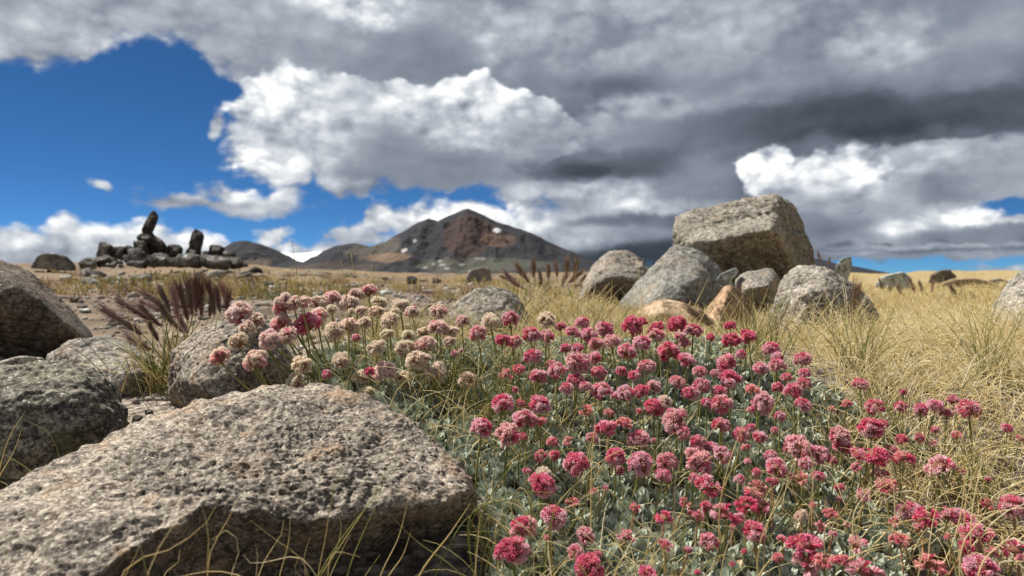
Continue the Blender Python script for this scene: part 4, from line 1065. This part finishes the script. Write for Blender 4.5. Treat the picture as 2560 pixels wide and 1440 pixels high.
def build_grass():
    r = np.random.default_rng(31); parts = []
    def field(n, fn, ylo, yhi, alo, ahi, L, W, tint, lean=(.1, .5), curl=(.3, 1.6), segs=7, logY=False, clump=.0, wig=.2):
        x, Y = roots(n, fn, r, ylo, yhi, alo, ahi, logY)
        if clump:
            x = x + r.normal(0, clump, n); Y = Y + r.normal(0, clump, n)
        root = np.stack([x, Y, gz(x, Y) - .002], -1)
        l = r.uniform(*L, n); w = r.uniform(*W, n) * (np.maximum(Y / 1.0, 1) if logY else 1)
        t = np.clip(r.normal(tint[0], tint[1], n), 0, 1)
        parts.append(blades(root, l, w, r.uniform(0, 6.28, n), r.uniform(*lean, n), r.uniform(*curl, n), segs, t, wig=wig, r=r))
    cl = lambda a, Y, x, s=16, k=3: np.clip(.5 + 1.1 * fbm(np.stack([x * s, Y * s, x * 0], -1), 2, k), 0, 1)
    # the meadow edge on the right, near: dense and curly
    field(7800, lambda a, Y, x: sstep(a + .10 * (Y - .6), .37, .56) * (.25 + .75 * cl(a, Y, x)), .46, 1.25, .30, .80, (.028, .085), (.0007, .0014), (.80, .17), (.1, .9), (.5, 2.4), 7)
    field(2600, lambda a, Y, x: sstep(a, .36, .60), .50, 1.2, .34, .80, (.02, .05), (.0007, .0013), (.92, .08), (.8, 1.5), (.3, 1.5), 6, wig=.5)
    # straw among and behind the flowers
    field(1800, lambda a, Y, x: in_bed(x, Y) * cl(a, Y, x), .38, .92, -.24, .45, (.03, .075), (.0006, .0012), (.62, .26), (.1, .8), (.4, 2.0), 8)
    field(3000, lambda a, Y, x: in_bed(x, Y) * cl(a, Y, x, 16, 9) * .9, .38, .92, -.24, .45, (.018, .048), (.0007, .0013), (.92, .08), (.7, 1.4), (.5, 2.5), 6, wig=.6)
    # green tussocks inside the bed
    tx = []
    for (u, v, Y, n, Lh) in [(1235, 985, .64, 60, .07), (1290, 960, .66, 50, .075), (1330, 1050, .58, 30, .05), (1440, 1200, .50, 26, .05), (1290, 1330, .46, 24, .045), (1260, 1250, .485, 24, .05), (1640, 900, .72, 40, .06), (1900, 880, .80, 60, .08), (1480, 860, .78, 36, .08),
                             (1950, 1120, .535, 16, .05), (760, 900, .70, 26, .07), (1000, 900, .72, 30, .06), (1120, 930, .68, 40, .07), (2150, 930, .74, 60, .08), (2230, 1050, .62, 40, .07), (2420, 1200, .53, 50, .07), (2480, 950, .72, 60, .09), (1830, 1280, .47, 14, .05)]:
        x = (u - 1280) / F * Y + r.normal(0, .010, n); y = Y + r.normal(0, .010, n)
        root = np.stack([x, y, gz(x, y) - .002], -1)
        parts.append(blades(root, r.uniform(.6, 1.25, n) * Lh, r.uniform(.0006, .0011, n), r.uniform(0, 6.28, n), r.uniform(.05, .5, n), r.uniform(.1, 1.3, n), 8, np.clip(r.normal(.28, .16, n), 0, 1), r=r))
    # straw mass between the bed and the stones
    field(4200, lambda a, Y, x: sstep(a, -.02, .10) * sstep(Y, .80, .95) * (1 - sstep(Y, 1.3, 1.7)) * (.3 + .7 * cl(a, Y, x, 9)), .80, 1.85, -.05, .50, (.018, .050), (.0006, .0012), (.80, .13), (.1, .7), (.2, 1.5), 6)
    field(500, lambda a, Y, x: sstep(Y, .80, .95) * (.2 + .8 * cl(a, Y, x, 9)), .80, 1.3, -.30, .06, (.03, .07), (.0006, .0012), (.60, .2), (.1, .7), (.2, 1.5), 6)
    o1 = parts[:]; parts.clear()
    # the meadow beyond
    field(9500, lambda a, Y, x: sstep(a, .40, .50) * (.35 + .65 * cl(a, Y, x, 4)), 1.2, 9.0, .36, .82, (.035, .075), (.0011, .0018), (.74, .15), (.1, .6), (.2, 1.3), 4, True)
    field(2600, lambda a, Y, x: sstep(a, .04, .10) * (.2 + .8 * cl(a, Y, x, 4)), 1.5, 4.5, .02, .45, (.02, .055), (.0011, .0016), (.74, .14), (.1, .6), (.2, 1.3), 5, True)
    field(900, lambda a, Y, x: (fbm(np.stack([x * .8, Y * .8, x * 0], -1), 3, 19) > .22) * 1.0, 3.0, 16., -.62, .10, (.05, .11), (.0014, .0022), (.50, .15), (.1, .6), (.2, 1.2), 3, True)
    field(3200, lambda a, Y, x: (fbm(np.stack([x * .7, Y * .35, x * 0], -1), 3, 23) > .08) * 1.0, 10., 25., -.65, .62, (.05, .15), (.0022, .0040), (.50, .16), (.1, .7), (.2, 1.2), 3)
    V, Fc, t = join(parts)
    tag(mesh_np('meadow_grass', V, Fc, M['grass'], attrs={'tint': t}), 'golden dry grass filling the meadow round and beyond the boulders', 'grass', kind='stuff')
    V, Fc, t = join(o1)
    tag(mesh_np('grass', V, Fc, M['grass'], attrs={'tint': t}), 'thin green and straw coloured grass blades among the flowers', 'grass', kind='stuff')
build_grass()

# ---- single blades that stand out, traced one by one
Z = {'z7': (0, 840, .4844), 'z4': (1200, 1000, .3055), 'z5': (1780, 1000, .3055), 'z8': (560, 480, .3672), 'z6': (1400, 460, .4531), 'z2': (500, 680, .3359), 'z3': (1200, 720, .3359)}
def traced(rows):
    parts = []
    for z, Y, w, tint, pts in rows:
        ox, oy, s = Z[z]
        p = [tuple(map(float, q_.split(','))) for q_ in pts.split()]
        q3 = [P(ox + a * s, oy + b * s, Y - .002 * i) for i, (a, b) in enumerate(p)]
        low = q3[-1] if q3[-1][2] < q3[0][2] else q3[0]
        if low is q3[0]: q3 = q3[::-1]
        g = g1(low[0], low[1])
        if low[2] > g: q3.append(np.array([low[0] + .2 * (low[0] - q3[-2][0]), low[1] + .004, g - .003]))
        q3 = q3[::-1]
        c = bezier(q3, 18)
        parts.append(tubes(c[None], np.array([w]), np.array([tint]), 4, taper=.8))
    return join(parts)
FORE = [('z7', .31, .0006, .35, '690,370 680,560 665,720 720,1050 760,1240'), ('z7', .31, .0007, .8, '960,890 880,1000 800,1130 760,1240'), ('z7', .37, .0008, .6, '1260,780 1180,940 1080,1140 1070,1240'),
        ('z7', .33, .0008, .6, '1030,850 1065,950 1070,1240'), ('z7', .33, .0007, .6, '1130,850 1090,930 900,1090 650,1200 620,1260'), ('z7', .43, .0007, .45, '2090,440 2000,680 1940,800 1700,1180 1660,1260'),
        ('z7', .41, .0008, .3, '2030,650 1990,740 1760,1050 1640,1250'), ('z7', .40, .0006, .5, '1780,620 1720,800 1680,1040 1640,1250'), ('z7', .42, .0007, .65, '2110,830 2060,1030 1960,1250'), ('z7', .42, .0007, .7, '2120,1010 2080,1130 2000,1250'),
        ('z7', .38, .0007, .75, '1465,950 1450,1030 1380,1130 1330,1250'), ('z7', .37, .0006, .85, '1320,1070 1330,1150 1320,1250'), ('z7', .38, .0008, .6, '1500,930 1490,1060 1440,1250'), ('z7', .38, .0006, .55, '1290,950 1420,1050 1560,1160 1600,1260'),
        ('z7', .42, .0006, .4, '1990,900 2140,1050 2380,1240'), ('z7', .43, .0013, .5, '2430,860 2330,1010 2160,1250'), ('z7', .43, .0009, .2, '2560,840 2400,950 2300,1120 2240,1250'), ('z7', .36, .0009, .6, '900,1250 1080,1215 1230,1235 1300,1280'),
        ('z7', .37, .0006, .85, '1255,1130 1275,1165 1340,1170 1560,1150 1640,1250'), ('z7', .40, .0007, .6, '1860,1140 1720,1120 1690,1250'), ('z7', .38, .0007, .75, '930,1100 930,1160 890,1180 840,1250'), ('z7', .41, .0007, .5, '1810,1020 1740,1160 1700,1250'),
        ('z7', .38, .0006, .6, '1600,1040 1570,1140 1580,1250'), ('z7', .36, .0006, .7, '640,1250 700,1130 720,1080'), ('z7', .42, .0006, .6, '1740,890 1760,960 1740,1090 1650,1250'), ('z7', .42, .0009, .4, '1960,1130 1880,1250'), ('z7', .43, .0006, .75, '2480,890 2470,1020 2450,1250'), ('z7', .31, .0005, .6, '20,930 30,1010 40,1240'),
        ('z7', .40, .0007, .55, '1540,1150 1520,1200 1560,1250'), ('z7', .41, .0008, .3, '2000,760 1900,960 1790,1250'), ('z7', .37, .0006, .8, '1100,1050 1180,1000 1230,1060 1190,1250')]
V, Fc, t = traced(FORE)
tag(mesh_np('grass_tuft', V, Fc, M['grass'], attrs={'tint': t}), 'sparse tuft of long thin blades in front of the granite slab', 'grass tuft')
V, Fc, t = traced([('z7', .61, .0010, .6, '130,390 60,500 0,680 -20,800'), ('z7', .61, .0009, .7, '115,470 70,600 0,720 -30,800'), ('z7', .60, .0010, .3, '120,430 250,500 315,660 330,760'), ('z7', .60, .0012, .3, '0,600 90,650 180,720 220,800'), ('z7', .58, .0010, .75, '0,750 40,770 55,820'), ('z7', .62, .0007, .8, '240,650 230,690 245,740')])
tag(mesh_np('grass_tuft', V, Fc, M['grass'], attrs={'tint': t}), 'few bent blades of grass before the dark craggy stone', 'grass tuft')
V, Fc, t = traced([
        ('z2', .64, .0012, .35, '680,-240 720,0 735,180 800,420 880,700'), ('z8', .68, .0011, .4, '778,380 800,500 830,700'), ('z8', .70, .0012, .6, '915,420 878,408 880,520 930,640 990,760'), ('z8', .72, .0010, .65, '1000,400 1005,520 1030,640'), ('z8', .85, .0011, .5, '1445,550 1430,820 1440,950'),
        ('z8', .95, .0012, .6, '275,600 265,680 300,780'), ('z8', .72, .0010, .4, '500,610 600,720 720,820'), ('z8', .80, .0009, .75, '1500,690 1470,740 1370,780 1330,820'), ('z8', .9, .0009, .8, '1740,660 1700,740 1640,840'),
        ('z8', 1.3, .0014, .5, '2345,375 2370,385 2395,460 2390,600 2360,800'), ('z8', 1.1, .0011, .7, '2315,560 2310,660 2330,710'), ('z8', 1.0, .0012, .75, '2120,690 2080,760 2040,860'),
        ('z6', 1.0, .0012, .75, '462,410 440,450 445,560 465,800'), ('z6', 1.0, .0011, .8, '555,480 530,520 560,620 590,770'), ('z6', .95, .0010, .8, '960,500 900,620 800,700 790,790'), ('z6', 1.05, .0010, .75, '825,505 770,620 740,680'), ('z6', 1.3, .0012, .6, '1470,480 1420,560 1400,650 1390,760'),
        ('z6', 1.1, .0012, .7, '2120,645 2210,650 2235,665 2200,690 2060,750 1960,860'), ('z6', 1.4, .0014, .6, '1960,540 1890,660 1850,780'), ('z6', .9, .0010, .6, '1020,600 960,700 900,830'), ('z6', .62, .0012, .25, '2560,640 2500,800 2330,1020 2210,1130 2180,1300'), ('z6', .9, .0012, .75, '2370,790 2440,810 2470,900 2450,1000'),
        ('z6', .8, .0009, .3, '1350,730 1290,840 1240,920'), ('z6', .8, .0014, .25, '1345,740 1275,850 1235,940'), ('z6', .85, .0010, .8, '1470,660 1380,670 1320,720'), ('z6', .72, .0013, .4, '1150,960 1200,1000 1400,1060 1640,1050'), ('z6', .9, .0010, .7, '1600,640 1560,700 1540,800 1500,930'),
        ('z4', .455, .0008, .6, '650,830 850,630 1020,480 1220,390 1450,370'), ('z4', .45, .0009, .2, '0,890 200,790 420,750 640,780 760,830'), ('z4', .45, .0009, .25, '0,870 150,830 400,830 560,850'), ('z4', .47, .0008, .2, '50,860 250,560 420,450 640,405 830,405'),
        ('z4', .47, .0008, .3, '1100,60 1300,200 1480,330 1650,520 1750,700'), ('z4', .47, .0009, .6, '2170,40 2150,200 2060,450 1990,700'), ('z4', .43, .0010, .6, '2553,640 2450,830 2330,1050'), ('z4', .42, .0008, .3, '380,1390 480,1365 640,1370 760,1400'), ('z4', .43, .0009, .8, '860,1220 1000,1225 1150,1310 1220,1440'),
        ('z4', .44, .0008, .85, '440,1150 600,1165 720,1220'), ('z4', .45, .0009, .8, '900,770 1030,730 1150,830 1250,960 1450,1130'), ('z4', .45, .0008, .6, '160,750 185,900 120,1100 140,1240'), ('z4', .48, .0009, .75, '900,0 940,160 920,400'), ('z4', .45, .0009, .2, '640,850 780,690 860,620'), ('z4', .46, .0008, .2, '480,560 440,700 420,900'),
        ('z4', .44, .0009, .2, '0,980 60,830 220,640'), ('z4', .44, .0008, .2, '0,1120 100,900 210,730'), ('z4', .46, .0008, .5, '1590,880 1600,650 1680,400 1690,380'), ('z4', .44, .0009, .3, '1660,1440 1670,900 1690,560'), ('z4', .43, .0008, .5, '1380,1400 1480,1270 1570,1160'), ('z4', .44, .0008, .75, '1970,1440 2010,1230 2090,1040'), 
        ('z5', .47, .0009, .6, '100,700 200,480 250,250 280,50'), ('z5', .50, .0010, .75, '620,0 740,230 780,330'), ('z5', .45, .0010, .8, '1430,620 1240,790 1160,930 1150,1100'), ('z5', .43, .0010, .8, '1160,930 1180,1100 1230,1270 1310,1440'), ('z5', .45, .0010, .8, '2050,60 2180,240 2200,560 2160,720'),
        ('z5', .46, .0011, .7, '2080,560 2030,960 1960,1200 1850,1430'), ('z5', .46, .0009, .5, '1620,800 1700,740 1850,730 2000,770'), ('z5', .42, .0012, .8, '2130,1060 2300,930 2550,880'), ('z5', .42, .0014, .8, '2250,1280 2400,1150 2560,1000'), ('z5', .43, .0009, .75, '1060,1340 1200,1260 1470,1180'), ('z5', .43, .0008, .8, '1300,1070 1480,1070 1600,1110'),
        ('z5', .47, .0009, .8, '1700,200 1850,300 2000,500'), ('z5', .44, .0009, .7, '2010,1000 2060,1160 2110,1290'), ('z5', .45, .0010, .85, '1880,760 1830,900 1800,1040'), ('z5', .46, .0009, .85, '1150,860 1130,940 1070,1030 990,1000'), ('z5', .45, .0009, .75, '460,1000 560,750 620,620'), ('z5', .46, .0009, .4, '620,1100 500,1400'), ('z5', .44, .0009, .7, '180,1040 260,1120 320,1200')])
tag(mesh_np('grass', V, Fc, M['grass'], attrs={'tint': t}), 'long single grass stalks arching over the flowers and stones', 'grass', kind='stuff')

# ---- foxtail grasses
def seed_head(b, tip, r, mat, parent, org, n=150, wid=.28, bl=.5, w=.00032, spread=.32):
    ax = tip - b; L = np.linalg.norm(ax); ax = ax / L
    a = np.cross(ax, [.3, .8, .1]); a /= np.linalg.norm(a); c = np.cross(ax, a)
    bend = a * r.normal(0, .05) * L
    s = r.uniform(0, .72, n) ** .9
    t = r.uniform(0, 6.28, n)
    rad = a[None] * np.cos(t)[:, None] + c[None] * np.sin(t)[:, None]
    sp = spread * r.uniform(.5, 1.5, n) * (1.1 - .6 * s)
    p0 = b + ax * (s * L)[:, None] + rad * (L * .03) + bend * (s ** 2)[:, None]
    ll = L * bl * r.uniform(.6, 1.1, n) * (1 - .25 * s)
    d1 = ax + rad * sp[:, None]; d1 /= np.linalg.norm(d1, axis=1)[:, None]
    p1 = p0 + d1 * (ll * .5)[:, None]
    d2 = ax + rad * (sp * .45)[:, None] + np.array([0, 0, -.06]); d2 /= np.linalg.norm(d2, axis=1)[:, None]
    p2 = p1 + d2 * (ll * .5)[:, None]
    C = np.stack([p0, p1, p2], 1)
    pa = tubes(C, np.full(n, w), np.clip(r.normal(.42, .22, n), 0, 1), 3, taper=.8)
    # spikelets pressed to the axis
    m = 26; s = np.linspace(.02, .70, m); t = np.arange(m) * 2.4
    rad = a[None] * np.cos(t)[:, None] + c[None] * np.sin(t)[:, None]
    q0 = b + ax * (s * L)[:, None]; q1 = q0 + (ax + rad * .28) * (L * .10); q2 = q1 + (ax + rad * .05) * (L * .09)
    pb = tubes(np.stack([q0, q1, q2], 1), np.full(m, L * .055), np.full(m, .30), 4, taper=.9)
    V, Fc, tt = join([pa, pb])
    return mesh_np('seed_head', V - org, Fc, mat, parent=parent, attrs={'tint': tt})

def foxtail(name, base, heads, mats, label, bw=1.0, Yj=.03, stalk_tint=.25, nblade=60, seed=1, n=150, spread=.32, w=.00032, blade_L=(.05, .10), jit=.012, cat='foxtail grass', straw=.5, fan=None, sw=.0011):
    r = np.random.default_rng(seed)
    e = empty(name, base); tag(e, label, cat)
    parts = []
    for k, (u0, v0, u1, v1, dy) in enumerate(heads):
        Y = base[1] + dy
        b, tp = P(u0, v0, Y), P(u1, v1, Y + r.uniform(-.01, .01))
        tp = b + (tp - b) * r.uniform(.78, 1.25)
        seed_head(b, tp, r, mats[k % len(mats)], e, base, n=n, spread=spread, w=w)
        root = base + np.array([r.normal(0, jit), r.normal(0, jit), 0]); root[2] = g1(root[0], root[1]) - .003
        mid = root * .45 + b * .55 + np.array([0, 0, .10 * np.linalg.norm(b - root)]) * (abs(b[0] - root[0]) / (np.linalg.norm(b - root) + 1e-9))
        c = bezier([root, mid, b, b + (tp - b) * .75], 12)
        parts.append(tubes(c[None], np.array([sw]), np.array([np.clip(stalk_tint + r.normal(0, .12), 0, 1)]), 4, taper=.5))
    nb = nblade
    root = base[None] + np.stack([r.normal(0, jit * 1.3, nb), r.normal(0, jit * 1.3, nb), np.zeros(nb)], -1)
    root[:, 2] = gz(root[:, 0], root[:, 1]) - .003
    az = r.uniform(0, 6.28, nb) if fan is None else r.normal(fan, .9, nb)
    parts.append(blades(root, r.uniform(*blade_L, nb), r.uniform(.0009, .0017, nb) * bw, az, r.uniform(.15, 1.0, nb), r.uniform(.1, .9, nb), 8, np.clip(np.where(r.uniform(0, 1, nb) < straw, r.normal(.85, .1, nb), r.normal(.2, .12, nb)), 0, 1), r=r))
    V, Fc, t = join(parts)
    o = mesh_np('blades', V - base, Fc, M['grass'], parent=e, attrs={'tint': t})
    return e

def zz(lst, z='z1', dy=0.0):
    ox, oy, s = {'z1': (0, 480, .3359), **Z}[z]
    r = np.random.default_rng(3)
    return [(ox + a * s, oy + b * s, ox + c * s, oy + d * s, dy + r.uniform(-.03, .03)) for a, b, c, d in lst]

def fox_base(u, Y): x = (u - 1280) / F * Y; return np.array([x, Y, g1(x, Y)])
B1 = M['bristle']; B2 = M['bristle_pink']; B3 = M['bristle_straw']
foxtail('foxtail_grass', fox_base(425, .94), zz([(1060, 1060, 740, 850), (1120, 950, 860, 800), (1130, 1170, 840, 1030), (1190, 880, 960, 770), (1230, 860, 1040, 740), (1290, 980, 1130, 760), (1370, 1050, 1170, 860), (1330, 950, 1270, 690), (1400, 960, 1330, 700),
        (1430, 920, 1390, 560), (1460, 900, 1480, 540), (1450, 860, 1440, 600), (1500, 930, 1500, 640), (1600, 920, 1540, 620), (1640, 900, 1590, 650), (1700, 890, 1640, 600), (1690, 900, 1710, 690), (1200, 1000, 1010, 840), (1180, 1110, 1090, 940), (1400, 1060, 1280, 850), (1270, 900, 1190, 720), (1560, 930, 1590, 740)]),
        [B1, B1, B1, B2], 'purple brown foxtail grass fanning out between the boulders, left of the flowers', nblade=200, seed=5, n=210, spread=.34, w=.00032, blade_L=(.05, .12), jit=.016, straw=.55, sw=.0013)
foxtail('foxtail_grass', fox_base(1350, 1.55), zz([(2080, 620, 1990, 500), (2000, 640, 1900, 540), (2110, 590, 2100, 440), (2160, 640, 2150, 540), (2210, 600, 2210, 490), (2270, 580, 2250, 450), (2330, 600, 2340, 430), (2340, 620, 2450, 520), (2390, 600, 2400, 460), (2050, 660, 1950, 600), (1960, 600, 1880, 570), (2300, 650, 2320, 550), (2420, 620, 2470, 560)], 'z8'),
        [B3, B2, B3, B3], 'pinkish foxtail grass standing before the rounded grey boulder', nblade=600, seed=8, n=150, spread=.36, w=.00060, blade_L=(.05, .115), jit=.05, straw=.9, sw=.0015, bw=1.5)
foxtail('foxtail_grass', fox_base(2110, .98), zz([(1600, 770, 1640, 560), (1620, 680, 1660, 520), (1400, 860, 1540, 790), (1840, 930, 1640, 960)], 'z6'),
        [B3, B3, B2, B3], 'straw brown foxtail heads rising in front of the broad grey stone', nblade=110, seed=12, n=100, spread=.42, w=.00045, blade_L=(.05, .11), jit=.03, straw=.7)
foxtail('barley_grass', fox_base(1975, .90), zz([(1215, 760, 1265, 650), (1195, 870, 1190, 720)], 'z6'), [B3, B3], 'pale flattened barley head beside the crimson flowers', nblade=26, seed=14, n=34, spread=.35, w=.00045, blade_L=(.03, .07), jit=.01, straw=.6)
foxtail('foxtail_grass', fox_base(1850, .93), zz([(850, 800, 700, 690), (860, 780, 760, 700)], 'z6'), [B3, B3], 'dark brown brush of foxtail drooping over the tan stone', nblade=26, seed=15, n=150, spread=.3, w=.0005, blade_L=(.05, .09), jit=.01, straw=.4)
foxtail('foxtail_grass', fox_base(2400, 2.3), zz([(2320, 700, 2260, 580), (2250, 700, 2200, 590), (2330, 720, 2300, 610), (2140, 690, 2110, 620), (2200, 640, 2150, 560), (2160, 720, 2080, 640)], 'z6'),
        [B1, B1, B2], 'dark foxtail grass in the meadow before the right hand boulder', nblade=90, seed=17, n=120, spread=.3, w=.0011, blade_L=(.08, .13), jit=.10, straw=.7, sw=.002)
foxtail('foxtail_grass', fox_base(2250, 3.2), zz([(1960, 600, 1930, 520), (2000, 610, 1985, 530), (1890, 620, 1860, 560), (1780, 580, 1760, 520), (2050, 600, 2060, 530)], 'z6'),
        [B2, B3], 'reddish foxtail grass in the far meadow right of the broad grey stone', nblade=90, seed=18, n=80, spread=.3, w=.0014, blade_L=(.10, .16), jit=.25, straw=.7, sw=.0025)
foxtail('foxtail_grass', fox_base(2055, 4.15), zz([(1440, 430, 1425, 380), (1480, 450, 1490, 400), (1400, 430, 1360, 390)], 'z6'), [B3, B3], 'rusty tuft growing at the right foot of the great boulder', nblade=70, seed=19, n=60, spread=.4, w=.0018, blade_L=(.08, .16), jit=.08, straw=.3, sw=.003)

# ---- tufts of grass on the plain: build one of each kind, then copy
def tuft_proto(seed, tint, sd, L, n=60, name='grass_tuft'):
    r = np.random.default_rng(seed)
    root = np.stack([r.normal(0, .03, n), r.normal(0, .03, n), np.full(n, -.008)], -1)
    V, Q, t = blades(root, r.uniform(.5, 1.1, n) * L, r.uniform(.0018, .0032, n), r.uniform(0, 6.28, n), r.uniform(.1, .9, n), r.uniform(.1, .8, n), 5, np.clip(r.normal(tint, sd, n), 0, 1), r=r)
    return mesh_np(name, V, Q, M['grass'] if tint < 2 else M['bristle_pink'], attrs={'tint': t})
M['tuft_red'] = tint_mat('red_brown_grass', [(0, (.10, .04, .03)), (.5, (.24, .11, .07)), (1, (.42, .24, .14))], .7, .2)
def build_tufts():
    r = np.random.default_rng(41)
    A = tuft_proto(1, .55, .15, .10); Bt = tuft_proto(2, .5, .25, .09); Bt.data.materials[0] = M['tuft_red']; Ct = tuft_proto(3, .15, .1, .08)
    used = [0, 0, 0]
    spots = [(85, 700, 5.5, 1), (110, 690, 6, 1), (140, 712, 5, 1), (150, 730, 3.6, 0), (175, 700, 6, 1), (190, 690, 9, 1), (210, 720, 4.5, 0), (640, 720, 4.2, 2), (660, 694, 7, 0), (560, 700, 6, 0), (780, 700, 6.5, 0), (810, 690, 8, 2), (640, 700, 7, 1),
             (500, 735, 3.8, 1), (380, 720, 4.3, 1), (320, 735, 3.6, 1), (430, 705, 6, 0), (245, 720, 4.8, 1), (900, 715, 5, 0), (990, 700, 7, 0), (1050, 715, 5, 1), (1130, 700, 7.5, 0), (1180, 712, 5, 1), (1240, 705, 6.5, 0), (1290, 712, 5, 0), (1370, 705, 5, 1), (1400, 715, 4, 0), (720, 715, 4.6, 1), (560, 725, 4, 0), (860, 690, 9, 0), (940, 690, 9, 2), (1100, 725, 4, 0), (470, 690, 8, 0), (280, 700, 7, 2), (590, 742, 3.2, 0), (700, 742, 3.1, 2)] + [(float(q_.uniform(260, 1460)), 0, float(np.exp(q_.uniform(np.log(2.6), np.log(14)))), int(q_.integers(3))) for q_ in [np.random.default_rng(66)] for _ in range(46)]
    K = [('straw', 0), ('reddish', 1), ('dark green', 2)]
    for i, (u, v, Y, k) in enumerate(spots):
        src = (A, Bt, Ct)[k]
        if not used[k]: o = src; used[k] = 1
        else: o = src.copy(); COL.objects.link(o)
        x = (u - 1280) / F * Y
        s = r.uniform(.7, 1.2) * (Y / 5) ** .35
        o.location = (x, Y, g1(x, Y)); o.rotation_euler = (0, 0, r.uniform(0, 6.28)); o.scale = (s * 1.3, s * 1.3, s)
        side = 'below the cairns' if u < 640 else ('beyond the cream flowers' if u < 1060 else 'in front of the volcano')
        far = 'near' if Y < 4.3 else ('midway' if Y < 6.2 else 'far')
        big = 'wide' if s > 1.05 else ('low' if s < .85 else 'rounded')
        tag(o, f'{big} {K[k][0]} grass tuft on the plain, {far}, {side}', 'grass tuft', 'grass tufts dotted over the plain')
build_tufts()
